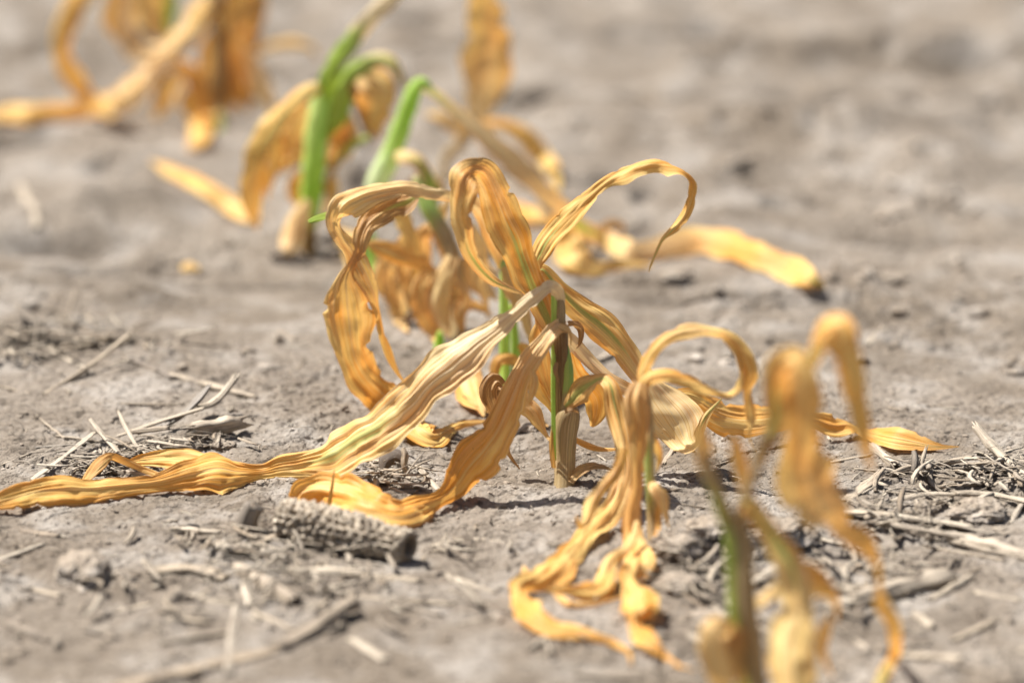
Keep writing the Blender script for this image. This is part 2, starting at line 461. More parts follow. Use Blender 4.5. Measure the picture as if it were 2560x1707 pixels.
def tube(name, parent, P, R, mat, flat=1.0, nseg=18, ds=.0012, t1=0., t2=0., t3=0., groove=.06, jag=0., lump_=.05, up=None, side=None):
    """limb or straw: P world points, R radii"""
    SEED[0] += 1; sd = SEED[0]; rs = random.Random(sd)
    c, q, s = catmull(P, np.asarray(R, float)[:, None], ds)
    n = len(c); r = np.maximum(q[:, 0], .0002)
    T = unit(np.gradient(c, axis=0))
    a = np.array([0, 0, 1.0]) if up is None else np.asarray(up, float)
    if abs(T[0] @ a) > .9: a = np.array([0, -1.0, .1])
    N = np.zeros_like(c); N[0] = unit(a - T[0] * (a @ T[0]))
    for i in range(1, n):
        N[i] = unit(N[i - 1] - T[i] * (N[i - 1] @ T[i]))
    B = np.cross(T, N)
    th = np.linspace(0, 2 * math.pi, nseg, endpoint=False)
    TH, Sg = np.meshgrid(th, s)
    rr = r[:, None] * (1 + groove * np.cos(TH * 7 + rs.uniform(0, 6)) * (.6 + pn(Sg / .03, sd, 3)) + groove * .8 * np.cos(TH * 3 + rs.uniform(0, 6) + 2 * pn(Sg / .04, sd + 1, 3))
                       + lump_ * 2 * pn(Sg / .009, np.cos(TH) * 1.5 + sd, 4))
    X = c[:, None, :] + (N[:, None, :] * (np.cos(TH) * rr * flat)[..., None]) + B[:, None, :] * (np.sin(TH) * rr)[..., None]
    if jag:
        m = min(8, n // 3)
        for e, sg in ((0, -1), (n - 1, 1)):
            ex = np.array([rs.uniform(0, 1) ** 2 * jag for _ in th])
            for k in range(m):
                i = e + k if e == 0 else e - k
                X[i] += sg * T[e][None, :] * (ex * (1 - k / m) ** 2)[:, None]
    V3 = X.reshape(-1, 3)
    F = grid_faces(n, nseg, True)
    # closed ends, slightly hollowed
    V3 = np.vstack([V3, c[0] + T[0] * r[0] * .5, c[-1] - T[-1] * r[-1] * .5])
    i0, i1 = len(V3) - 2, len(V3) - 1
    for j in range(nseg):
        F.append((i0, (j + 1) % nseg, j)); F.append((i1, (n - 1) * nseg + j, (n - 1) * nseg + (j + 1) % nseg))
    lc = np.stack([np.cos(TH).ravel() + .3 * np.sin(TH).ravel() * 2, Sg.ravel(), np.full(TH.size, (sd * .173) % 7)], 1)
    lc = np.vstack([lc, lc[0], lc[-1]])
    ch = [chan(v, n) for v in (t1, t2, t3)]
    ti = np.stack([np.repeat(x, nseg) for x in ch] + [np.ones(TH.size)], 1)
    if side is not None:     # side = (channel, value, centre angle): tissue of another colour down one side
        for (cc, val, px_dir) in side:
            d = (np.cos(TH)[..., None] * N[:, None, :] + np.sin(TH)[..., None] * B[:, None, :]) @ np.asarray(px_dir, float)
            wgt = sst(d, .15, .6).ravel()
            ti[:, cc] = ti[:, cc] * (1 - wgt) + val * wgt
    ti = np.vstack([ti, ti[0] * 0 + [0, 0, .6, 1], ti[0] * 0 + [0, 0, .6, 1]])
    return mesh_obj(name, V3, F, mat, parent, lc, ti, origin=c[0])
def stem(parent, pts, yb, g=0., p=0., b=0., name='stem', **kw):
    P = pts3(pts, yb)
    if pts[0][2] is None: P[0, 2] -= .008
    R = [q[3] * mpp(pp) / 2 for q, pp in zip(pts, P)]
    return tube(name, parent, P, R, M_STEM, t1=g, t2=p, t3=b, **kw)

# ------------------------------------------------------------------ the ground, one sheet out to the horizon
def graded(segs):
    out = []
    for a, b_, st in segs:
        k = max(1, int(round((b_ - a) / st)))
        out += list(np.linspace(a, b_, k, endpoint=False))
    out.append(segs[-1][1]); return np.array(out)
gx = np.concatenate([[-200, -80, -30, -12, -5, -2.5, -1.4, -.9], graded([(-.6, -.34, .006), (-.34, -.22, .0010), (-.22, .22, .00062), (.22, .34, .0010), (.34, .6, .006)]), [.9, 1.4, 2.5, 5, 12, 30, 80, 200]])
gy = np.concatenate([[-60, -20, -8, -4, -2.2, -1.2, -.7], graded([(-.45, -.26, .003), (-.26, -.10, .0011), (-.10, .13, .00062), (.13, .26, .0010), (.26, .55, .0018), (.55, 1.25, .0032), (1.25, 1.8, .01)]), [2.2, 3, 5, 9, 16, 40, 120, 300]])
GX, GY = np.meshgrid(gx, gy)
GZ = height(GX, GY)
GZ = np.where((np.abs(GX) > 3) | (GY > 4) | (GY < -2), 0, GZ)
me = bpy.data.meshes.new('ground')
nv = GX.size; ny, nx = GX.shape
me.vertices.add(nv)
me.vertices.foreach_set('co', np.stack([GX, GY, GZ], -1).astype(np.float32).ravel())
i = np.arange(ny - 1)[:, None] * nx + np.arange(nx - 1)[None, :]
quads = np.stack([i, i + 1, i + nx + 1, i + nx], -1).reshape(-1, 4)
me.loops.add(quads.size); me.loops.foreach_set('vertex_index', quads.ravel().astype(np.int32))
me.polygons.add(len(quads)); me.polygons.foreach_set('loop_start', (np.arange(len(quads)) * 4).astype(np.int32))
me.polygons.foreach_set('use_smooth', np.ones(len(quads), bool))
me.update(); me.validate()
me.materials.append(M_SOIL)
ground = bpy.data.objects.new('ground', me); COL.objects.link(ground)
tag(ground, 'dry grey brown crusted field soil', None, None, 'structure')

# ================================================================== PLANTS
GRP = 'withered corn seedlings in the row'
def plant(px, py, label):
    p = atg(px, py, 0)
    return thing('corn_seedling', p, label, 'corn plant', GRP), p[1]

# ---- A: the sharp plant in the middle
A, ya = plant(1408, 1208, 'sharply focused withered corn seedling whose long pale leaf reaches the left edge')
stem(A, [(1408, 1208, None, 50), (1412, 1160, 0, 52), (1414, 1100, 0, 54), (1417, 1055, 0, 60), (1424, 1026, 0, 52), (1426, 1012, 0, 26)], ya, g=[.18, .05, .0, 0, 0], p=.15, b=[.05, .1, .2, .3, .45],
     name='leaf_sheath', side=[(0, .24, (1, -.2, 0))], nseg=28, groove=.05)
stem(A, [(1404, 1110, 0.2, 36), (1402, 1000, 0.1, 36), (1402, 900, 0, 38), (1400, 830, 0, 40), (1398, 812, 0, 34)], ya, g=0, p=.1, b=[.35, .45, .6, .5], nseg=24, groove=.09)
stem(A, [(1412, 1035, -.1, 22), (1418, 990, -.2, 26), (1421, 930, -.2, 25), (1416, 880, -.1, 18), (1412, 850, 0, 8)], ya, g=[0, .3, .8, .8, .7], p=.25, name='inner_shoot', flat=.6)
stem(A, [(1386, 1150, -.3, 10), (1384, 1060, -.5, 11), (1383, 960, -.4, 11), (1384, 880, -.2, 12), (1386, 800, 0, 16), (1385, 740, 0, 14), (1384, 715, .2, 6)], ya, g=[.5, .7, .7, .9, .9], p=.15, name='inner_shoot', flat=.5)
stem(A, [(1402, 830, 0, 26), (1402, 790, 0, 22), (1402, 764, 0, 20), (1400, 744, 0, 12)], ya, g=0, p=.35, b=.35, name='leaf_sheath', groove=.14, flat=.7)
leaf(A, [(1384, 1170, -.4, 10), (1378, 1110, -.5, 14), (1380, 1060, -.5, 8)], ya, b=.4, name='leaf_sheath')
# long pale leaf bent at the top, sweeping left to the picture edge
leaf(A, [(1401, 760, 0, 20), (1400, 738, -.2, 24), (1390, 722, -.5, 26), (1373, 714, -.8, 24), (1345, 733, -.9, 30), (1310, 763, -1, 38), (1260, 805, -1.1, 48), (1205, 848, -1.2, 62), (1155, 888, -1.4, 78),
         (1070, 955, -1.6, 96, 10), (1030, 1000, -1.6, 92, 5), (966, 1056, -1.4, 96), (885, 1102, -1.0, 84, -8), (822, 1144, -.9, 92, -5), (755, 1160, -.4, 64, 10), (700, 1168, 0, 50, 15), (655, 1179, None, 34, 25), (600, 1178, None, 58),
         (540, 1172, None, 80, -10), (470, 1188, None, 66, 5), (400, 1205, None, 46, 20), (310, 1214, None, 44, 20), (230, 1222, None, 52), (150, 1222, None, 66, -10), (80, 1232, None, 60), (0, 1252, None, 46), (-60, 1262, None, 26)],
     ya, g=[0, 0, 0, .02, .05, .13, .12, .03, 0, 0, 0, 0, 0, 0], p=[.95, .9, .62, .42, .3, .18, .08, .0, 0, 0, 0, 0, 0], b=[.25, .12, .08, 0, 0, 0, 0, 0, 0, 0], fold=15, rip=.22, cor=1.5, nu=34, ds=.0009, lit=34, crum=.10)
leaf(A, [(545, 1155, .4, 20), (480, 1150, .8, 44), (410, 1146, 1.2, 44), (350, 1150, 1.4, 36), (312, 1158, 1.5, 14)], ya, cor=1.2, fold=8)
leaf(A, [(392, 1186, .3, 12), (345, 1168, .5, 15, 30), (300, 1148, .6, 14, 45), (276, 1140, .4, 16, 10), (250, 1158, .1, 26), (225, 1185, -.2, 26), (205, 1208, -.6, 14), (170, 1222, -.8, 6)], ya, cor=.6, rip=.08, fold=6, p=.1)
# leaf folded over the stalk top, falling left and curling along the soil
leaf(A, [(1412, 822, .2, 26), (1395, 813, -.5, 30), (1378, 830, -.8, 30), (1358, 855, -1, 34), (1330, 893, -1.2, 44), (1306, 932, -1.3, 46), (1288, 977, -1.5, 54), (1270, 1023, -1.7, 64), (1240, 1085, -2, 76), (1204, 1132, -2.2, 92), (1168, 1172, -2.4, 96, 15),
         (1145, 1212, -2.7, 66, 50), (1110, 1240, -3.1, 42, 30), (1055, 1262, -3.6, 56, -10), (992, 1273, -3.9, 74, -25), (920, 1256, -3.7, 84, -15), (850, 1237, -3.4, 84, 0), (792, 1226, -3.2, 82, 10), (752, 1236, -3.4, 66, 40), (752, 1262, -4.0, 30, 60), (790, 1272, -4.4, 16, 20)],
     ya, g=[0, 0, .02, .05, .04, 0, 0, 0, 0, 0], p=[.6, .4, .2, .1, .05, 0, 0, 0, 0, 0, 0], b=[.35, .12, .06, .02, 0, 0, 0, 0, .05, .05, .1], fold=14, rip=.2, cor=1.3, nu=30, ds=.0009, lit=26)
leaf(A, [(792, 1285, -4.5, 12), (818, 1268, -4.5, 15), (828, 1230, -4.5, 12), (833, 1195, -4.4, 9), (836, 1172, -4.3, 4)], ya, b=.45, g=.2, rip=.05, fold=10)
# big orange arch
leaf(A, [(1388, 838, .6, 30), (1372, 805, .8, 44), (1348, 755, 1, 58), (1318, 688, 1.1, 68), (1291, 612, 1.1, 82), (1263, 550, 1, 84), (1238, 488, .8, 74), (1214, 440, .5, 62), (1188, 426, -.3, 50, 10), (1164, 440, -1.0, 62, 0), (1152, 475, -1.3, 66, -10), (1146, 528, -1.2, 56, -15),
         (1156, 582, -.9, 42, -20), (1178, 642, -.5, 30, -25), (1226, 698, 0, 26, -20), (1270, 720, .3, 20), (1306, 733, .6, 12)],
     ya, g=[.25, .22, .16, .12, .04, 0, 0, 0, 0, .06, .14, .14, .05], p=[.3, .15, .1, .05, .1, .2, .1, .1, .15, .2, .2, .25, .4], b=[.1, .1, .08, .1, .2, .25, .4, .42, .3, .3, .2, .2, .2], fold=20, rip=.28, cor=1.6, nu=32, ds=.0009, lit=14, tn=.3)
leaf(A, [(1352, 805, 1.4, 18), (1345, 850, 1.6, 40), (1355, 905, 1.6, 44), (1368, 955, 1.5, 36), (1378, 1000, 1.3, 10)], ya, b=.12, p=.1)
# thin leaf arching up to the right
leaf(A, [(1362, 830, 1.2, 16), (1340, 745, 1.5, 26), (1338, 668, 1.8, 30), (1352, 630, 1.9, 48), (1380, 585, 2, 46), (1432, 530, 2, 34), (1480, 484, 2, 28), (1518, 453, 2, 26), (1560, 432, 1.9, 34, 30), (1600, 416, 1.8, 34, 20), (1640, 410, 1.8, 30), (1682, 417, 1.8, 20, 40),
         (1714, 431, 1.7, 13, 50), (1732, 462, 1.7, 12, 55), (1728, 500, 1.7, 20, 20), (1711, 537, 1.6, 24, 0), (1684, 572, 1.5, 17), (1657, 600, 1.4, 9, 50), (1640, 632, 1.3, 9), (1625, 668, 1.2, 7), (1622, 682, 1.2, 3)],
     ya, g=[.1, .1, .12, .12, .05, 0, 0, 0, 0, 0, .05, .15, .1], p=[.2, .2, .1, .05, 0, 0, 0, 0, 0, 0, .1, .2, .3], b=[.05, 0, 0, 0, 0, .05, .1, .25, .1, .05, 0], fold=22, rip=.22, cor=.8, nu=22)
# leaf running down to the right, ending in a wide curled blade
leaf(A, [(1345, 815, 1.4, 10), (1340, 720, 1.8, 16), (1352, 672, 2, 26), (1398, 722, 2, 48), (1445, 768, 2, 58), (1500, 808, 1.9, 62), (1548, 858, 1.8, 62), (1595, 922, 1.6, 60), (1630, 962, 1.2, 66, 10), (1664, 1008, .9, 92, 10), (1697, 1058, .6, 104, 5), (1716, 1102, .2, 74, 10), (1734, 1112, -.2, 36, 55),
         (1747, 1080, -.4, 22, 35), (1768, 1036, -.4, 20, 20), (1806, 994, -.4, 7)],
     ya, g=[.15, .18, .16, .15, .13, .12, .1, .03, 0, 0, 0, 0, .2, .3], p=[.2, .15, .1, .05, .1, .1, .1, .2, .45, .5, .45, .4, .3, .2], b=[0, 0, 0, 0, 0, 0, .02, 0, 0, 0, .05, .25, .2], fold=20, rip=.16, cor=.9, nu=28, lit=26)
# curled leaf from the collar that falls toward the viewer
leaf(A, [(1412, 1016, -.4, 16), (1428, 1000, -.7, 34, 20), (1446, 978, -.9, 44, 25), (1476, 956, -1.2, 38, 30), (1506, 945, -1.5, 34, 20), (1526, 962, -2, 38), (1537, 1010, -2.4, 52), (1550, 1060, -2.9, 50), (1562, 1118, -3.6, 42), (1560, 1205, -4.8, 50), (1530, 1273, -6, 54), (1477, 1322, -7.4, 50), (1433, 1375, -8.8, 54), (1386, 1422, -9.9, 62, -10),
         (1345, 1450, -10.8, 52, 20), (1316, 1462, -11.4, 44, 50), (1312, 1492, None, 58, 10), (1332, 1538, None, 62, -10), (1384, 1566, None, 44, 20), (1432, 1576, None, 38), (1487, 1590, None, 24), (1537, 1606, None, 17), (1570, 1628, None, 12), (1578, 1660, None, 6)],
     ya, g=[.22, .12, 0, 0, 0, 0, 0, 0, 0], p=[.1, .1, .2, .15, .1, .1, .05, .0, 0, 0], b=[.45, .4, .15, .1, .04, .0, 0, 0, 0, .12, .05, 0], fold=16, rip=.26, cor=.9, nu=26, wf=.92)
leaf(A, [(1345, 1450, -10.9, 26), (1322, 1440, -11.1, 34), (1308, 1412, -11.1, 10)], ya, b=.3, p=.2, name='leaf', rip=.1)
# small dead leaves round the stalk foot
leaf(A, [(1424, 1204, -.4, 18), (1436, 1186, -.6, 22), (1455, 1172, -.8, 24), (1482, 1162, -.8, 20), (1508, 1165, -.6, 16, 30), (1534, 1176, -.3, 8)], ya, b=.5, p=.35, rip=.3, cor=1.3)
leaf(A, [(1258, 965, 1.0, 24), (1242, 952, .8, 40), (1228, 975, .7, 46), (1238, 1020, .8, 34), (1256, 1085, .9, 13, 30), (1275, 1138, .9, 12), (1300, 1172, .8, 9)], ya, b=.75, p=.1, rip=.4, cor=1.3, crum=.3)
leaf(A, [(1292, 965, 1.2, 20), (1308, 998, 1.1, 36), (1332, 1024, 1, 38), (1350, 1056, .9, 34), (1364, 1084, .8, 16), (1382, 1108, .5, 10)], ya, b=.3, p=.3, rip=.4, cor=1.2)
leaf(A, [(1322, 905, 1.8, 20), (1330, 942, 2, 34), (1352, 980, 2, 34), (1376, 1016, 1.9, 24), (1384, 1040, 1.8, 10)], ya, b=.1)
leaf(A, [(1398, 812, -.9, 16), (1410, 818, -1.0, 24), (1424, 828, -.9, 16), (1428, 846, -.7, 9), (1426, 866, -.6, 4)], ya, b=.45, p=.3, crum=.3)
leaf(A, [(1392, 905, -1.2, 10), (1388, 925, -1.4, 16), (1394, 948, -1.4, 10), (1398, 962, -1.3, 4)], ya, b=.9)
leaf(A, [(1330, 925, -1.6, 10), (1336, 950, -1.8, 24), (1330, 985, -1.9, 26), (1318, 1010, -1.9, 10)], ya, b=.1, p=.2, crum=.35)
leaf(A, [(1412, 1030, -1.0, 8), (1425, 1024, -1.3, 14), (1440, 1026, -1.2, 10), (1448, 1034, -1.0, 4)], ya, b=.85)
# leaves behind the stalk, to the right
leaf(A, [(1405, 828, 1.6, 18), (1430, 850, 1.8, 30), (1462, 888, 1.9, 32), (1492, 918, 1.9, 30), (1524, 946, 1.8, 24), (1560, 968, 1.8, 26), (1610, 985, 2.2, 24), (1680, 990, 2.9, 26), (1725, 995, 3.3, 44), (1785, 1032, 3.9, 70, 8), (1850, 1048, 4.6, 72, 5), (1920, 1046, 5.0, 64), (1985, 1034, 5.6, 44, 10), (2040, 1050, 6.0, 46, -15), (2085, 1064, 6.0, 52, -15), (2122, 1062, 6.3, 26, 30), (2148, 1072, 6.4, 16, 40),
         (2182, 1082, 6.3, 36), (2232, 1092, 5.8, 50), (2282, 1102, None, 38), (2340, 1114, None, 19), (2398, 1116, None, 6)],
     ya, crum=.05, tn=.12, g=[0, 0, 0, 0, 0, 0, 0, 0, .0, .0, .1, .02, 0], p=[.75, .7, .5, .1, 0, .1, .1, .1, 0, 0, .05, .1, .1], b=[.1, .15, .1, 0, 0, 0, .05, .02, .1, 0, .1, 0, 0], fold=12, rip=.12, cor=.8, nu=26)
leaf(A, [(1420, 808, 1.2, 10), (1438, 808, 1.4, 16), (1452, 822, 1.5, 20), (1450, 856, 1.5, 16), (1440, 872, 1.5, 6)], ya, b=.7)
leaf(A, [(1428, 880, 1.8, 20), (1440, 925, 2, 36), (1462, 960, 2.3, 50), (1492, 1000, 2.6, 66, 10), (1490, 1040, 2.5, 58, 30), (1478, 1066, 2.4, 26)], ya, b=.12, rip=.2)
leaf(A, [(1434, 1096, .8, 12), (1460, 1108, .8, 18), (1500, 1120, .6, 18), (1545, 1122, .4, 14)], ya, p=.1)

# ---- B: thin-stemmed plant just right and in front
B, yb = plant(1632, 1352, 'withered corn seedling with thin grey-green stem and looping leaf right of the sharp plant')
stem(B, [(1632, 1352, None, 26), (1629, 1290, 0, 26), (1624, 1190, 0, 26), (1620, 1090, .2, 28), (1612, 1010, .5, 34), (1604, 962, .8, 26)], yb, g=[.1, .25, .45, .5, .3, .05], p=[0, 0, .3, .2, .1], b=[.5, .3, .15, .2, .35], side=[(0, .05, (1, 0, 0))])
leaf(B, [(1634, 1345, 0, 20), (1640, 1310, -.3, 24), (1646, 1270, -.3, 18), (1640, 1230, -.2, 10)], yb, b=.3, name='leaf_sheath')
leaf(B, [(1603, 960, .8, 16), (1606, 925, 1, 24, 20), (1622, 892, 1.2, 30), (1646, 862, 1.3, 30), (1680, 838, 1.4, 28), (1724, 827, 1.4, 32), (1770, 827, 1.4, 24, 20), (1812, 838, 1.3, 24, 30), (1846, 866, 1.3, 28, 20), (1868, 904, 1.2, 34), (1876, 942, 1.2, 30), (1868, 976, 1.2, 20, 30), (1872, 1014, 1.1, 24), (1877, 1048, 1.1, 24), (1873, 1076, 1, 9), (1878, 1110, 1, 4), (1894, 1138, .9, 3)],
     yb, b=[.05, 0, 0, 0, .02, .15, .2, .1, .1, .2, .2, .3], p=[.1, 0, .1, .2, .1, 0, 0, .1, .1, 0], fold=16, rip=.14, cor=.6)
leaf(B, [(1606, 985, .5, 14), (1612, 955, .6, 24), (1632, 940, .6, 28), (1668, 936, .6, 32), (1706, 945, .7, 30), (1748, 960, .8, 24, 20), (1794, 979, .9, 14, 40), (1824, 986, 1, 14, 20), (1848, 966, 1.1, 20), (1858, 932, 1.2, 20), (1848, 897, 1.2, 22), (1838, 874, 1.2, 10)],
     yb, b=[.05, .1, .1, .15, .1, .1], p=.05, fold=16, rip=.14, cor=.6)
leaf(B, [(1600, 955, .4, 40), (1592, 1000, -.2, 62), (1598, 1050, -.5, 58), (1596, 1090, -.7, 44), (1592, 1150, -1, 36), (1592, 1215, -1.4, 34), (1578, 1290, -1.8, 44), (1584, 1350, -2.4, 58), (1596, 1402, -2.9, 74, 10), (1584, 1440, -3.6, 54, 45), (1598, 1484, -4.4, 82, -5), (1596, 1524, -5, 68, 5), (1592, 1548, -5.6, 34, 55), (1604, 1580, None, 50), (1632, 1612, None, 40), (1660, 1636, None, 20), (1698, 1662, None, 11), (1736, 1676, None, 5)],
     yb, b=[.35, .3, .12, .04, .0, .0, 0, .0, .05, .1, .05, 0], p=[.2, .15, .15, .15, .12, .1, .1, .05, .0, .0, 0], fold=16, rip=.3, cor=1.0, nu=26, wf=.92)
leaf(B, [(1592, 1300, -2.4, 10), (1584, 1340, -3.1, 18), (1572, 1362, -3.6, 20), (1556, 1380, -4, 22, 30), (1530, 1398, -4.6, 30, 10), (1516, 1430, -5.2, 42), (1502, 1462, -6, 52), (1460, 1477, -6.8, 46), (1414, 1474, -7.2, 32), (1366, 1474, -7.4, 16)],
     yb, b=[.1, .05, .05, .25, .1, .05, .05, .12], p=[.25, .2, .05, 0, 0], fold=20, rip=.25, cor=.9)
leaf(B, [(1382, 1470, None, 14), (1425, 1508, None, 17), (1482, 1510, None, 14), (1545, 1494, None, 9), (1572, 1484, None, 4)], yb, b=.15, p=.2, lit=10)
leaf(B, [(1560, 1120, .2, 18), (1538, 1178, -.2, 26), (1505, 1222, -.8, 30, 20), (1478, 1262, -1.4, 34), (1466, 1300, -2, 26), (1452, 1318, -2.2, 18, 40), (1440, 1288, -2.2, 12)], yb, b=[.1, .45, .4, .2, .2], p=.1, rip=.3)
leaf(B, [(1622, 1208, -.3, 10), (1634, 1214, -.8, 26), (1654, 1242, -1, 38), (1664, 1285, -1, 20), (1673, 1320, -1, 5)], yb, b=.12, p=.3, rip=.15)
leaf(B, [(1612, 1060, 0, 14), (1634, 1100, .3, 22), (1648, 1140, .6, 20), (1642, 1180, .6, 10)], yb, b=.15, p=.1)
leaf(B, [(1612, 1120, 1.4, 10), (1600, 1150, 1.8, 24), (1612, 1172, 2, 20), (1600, 1180, 2, 6)], yb, p=.1)

# ---- C: plant just behind, with the big double loop on the left
C, yc = plant(1278, 955, 'withered corn seedling with slim green stem and leaf looping far left behind the sharp plant')
stem(C, [(1264, 958, None, 26), (1262, 900, 0, 27), (1261, 820, 0, 26), (1260, 740, 0, 24), (1259, 680, 0, 20), (1258, 650, 0, 12)], yc, g=.85, p=[.1, .1, .2, .3])
stem(C, [(1294, 955, None, 20), (1290, 900, .3, 22), (1286, 830, .4, 20), (1280, 760, .4, 14)], yc, g=.55, p=.15, b=.15, name='inner_shoot')
leaf(C, [(1262, 670, 0, 26), (1250, 632, 0, 34), (1230, 580, -.3, 38), (1205, 530, -.8, 36), (1165, 500, -1.6, 26), (1120, 489, -2.6, 26, 20), (1083, 481, -3.4, 30), (1044, 473, -4, 36), (1006, 468, -4.4, 40), (950, 476, -5, 46), (893, 493, -5.6, 56, -10), (856, 516, -6, 54), (842, 550, -6, 46, 15), (854, 588, -5.8, 32, 30), (878, 626, -5.6, 34, 10), (898, 664, -5.6, 46), (916, 702, -5.6, 42), (933, 736, -5.6, 26, 20), (944, 780, -5.4, 12, 45), (953, 828, -5.2, 15, 30), (968, 874, -5, 18), (990, 922, -4.8, 14), (1014, 960, -4.6, 8)],
     yc, g=[0, 0, 0, 0, .03, .03, 0, 0, 0, 0], p=[.2, .2, .3, .5, .5, .45, .4, .35, .3, .25, .2, .15, 0, 0, 0], b=[.05, .1, .15, .35, .3, .2, .15, .15, .2, .2, .15, .25, .2, .15], fold=20, rip=.3, cor=1.2, nu=28, ds=.001)
leaf(C, [(1040, 492, -3.6, 18), (1018, 505, -3.8, 40), (984, 516, -4.2, 52, 15), (948, 535, -4.7, 52), (915, 565, -5.2, 46), (902, 600, -5.5, 36), (898, 634, -5.6, 24, 20), (882, 662, -5.7, 18, 50), (866, 692, -5.8, 34, 20), (866, 740, -5.8, 78), (871, 792, -5.7, 108), (878, 850, -5.6, 100), (890, 902, -5.4, 86, -10), (916, 946, -5.2, 88, -10), (962, 988, -5, 74), (1008, 1028, -4.9, 50, 10), (1046, 1066, -5.2, 50, 20), (1082, 1089, None, 44), (1118, 1077, None, 26), (1162, 1058, None, 20), (1230, 1052, None, 12)],
     yc, g=[.2, .05, 0, 0, 0, 0, .03, .06, .08, .02, 0, 0], p=[.2, .2, .15, .1, .1, .05, 0, 0, 0, 0, .1], b=[.7, .6, .5, .35, .2, .05, 0, 0, 0, .05, .05, 0, 0], fold=18, rip=.22, cor=1.2, nu=30, ds=.001)
leaf(C, [(905, 512, -5.0, 8), (862, 524, -5.4, 15), (820, 537, -5.9, 16), (790, 547, -6.1, 15), (771, 554, -6.2, 8)], yc, g=1.0, rip=.05, cor=.3, fold=5, taper=False)
leaf(C, [(1300, 905, -.6, 16), (1272, 896, -1, 28, 20), (1246, 900, -1.2, 30, 20), (1236, 930, -1.3, 34), (1240, 965, -1.4, 24)], yc, b=.25)
leaf(C, [(1200, 880, -1, 20), (1172, 915, -1.4, 46), (1184, 965, -1.8, 54), (1196, 1005, -2.4, 40), (1210, 1040, -3, 12)], yc, b=.05, p=.2, rip=.2)
leaf(C, [(1150, 960, -1, 16), (1162, 990, -2, 34), (1190, 1012, -2.4, 36), (1222, 1030, -2.7, 14)], yc, b=.3)
leaf(C, [(1298, 860, -.5, 12), (1320, 880, -.6, 34), (1346, 915, -.7, 36), (1362, 950, -1, 24)], yc, b=.12)
leaf(C, [(1262, 665, -.2, 20), (1282, 720, -.3, 36), (1310, 780, -.5, 34), (1322, 830, -.6, 26), (1330, 862, -.7, 10)], yc, p=.25, b=.1)
leaf(C, [(1270, 668, .4, 16), (1296, 688, .6, 30), (1292, 720, .6, 28), (1300, 760, .4, 12)], yc, b=.75)
leaf(C, [(1300, 1010, -3.2, 10), (1340, 1040, -3.6, 20), (1370, 1066, -3.8, 12)], yc, b=.5)

# ---- E: tan and olive stem behind, left
E, ye = plant(1138, 835, 'tan and olive corn seedling with ragged brown husk leaves beside the looping leaf')
stem(E, [(1140, 838, None, 36), (1142, 780, 0, 42), (1138, 700, 0, 40), (1132, 640, .2, 38), (1106, 580, .5, 38), (1070, 520, .8, 40), (1050, 478, 1, 30), (1040, 440, 1.2, 16)], ye, g=[.3, .25, .05, 0, .25, .6, .35], p=[.1, .1, .1, .2, .3], b=[.3, .3, .2, .1, .1], groove=.1)
leaf(E, [(1130, 640, -.4, 26), (1112, 690, -.8, 46), (1096, 745, -1, 60), (1106, 800, -1.2, 48), (1122, 842, -1.3, 18)], ye, p=.35, b=.15, rip=.3, cor=1.3)
leaf(E, [(1082, 668, -.4, 14), (1052, 715, -.7, 44), (1058, 775, -.9, 54), (1085, 830, -1, 30), (1094, 868, -1.1, 10)], ye, p=.15, b=.25, rip=.35, cor=1.2)
leaf(E, [(1090, 676, -1.4, 10), (1060, 664, -1.6, 24), (1022, 648, -1.9, 38), (968, 625, -2.3, 46), (932, 612, -2.5, 34), (905, 602, -2.6, 10)], ye, p=.1, b=.08, rip=.15)
leaf(E, [(990, 500, .2, 14), (1000, 530, .2, 34), (1018, 572, 0, 36), (1036, 620, -.2, 32), (1040, 670, -.3, 28), (1034, 720, -.3, 20)], ye, b=.15)
leaf(E, [(1150, 756, -.6, 14), (1180, 760, -.8, 24), (1208, 772, -.9, 22), (1232, 792, -1, 10)], ye, b=.3)
leaf(E, [(1168, 640, .4, 20), (1198, 700, .6, 60), (1226, 730, .4, 46), (1246, 752, .2, 16)], ye, p=.4, b=.05)
leaf(E, [(1132, 545, .3, 16), (1170, 600, .1, 30), (1200, 645, -.1, 24), (1250, 690, -.4, 10)], ye, p=.25, g=.1)
stem(E, [(1098, 884, None, 26), (1098, 855, 0, 24), (1100, 830, -.1, 14)], ye - .035, g=.7, name='inner_shoot')
leaf(E, [(1120, 830, .6, 14), (1085, 800, 1.0, 26), (1060, 760, 1.4, 22), (1030, 790, 1.6, 26), (1010, 812, 1.8, 10)], ye, b=.85)

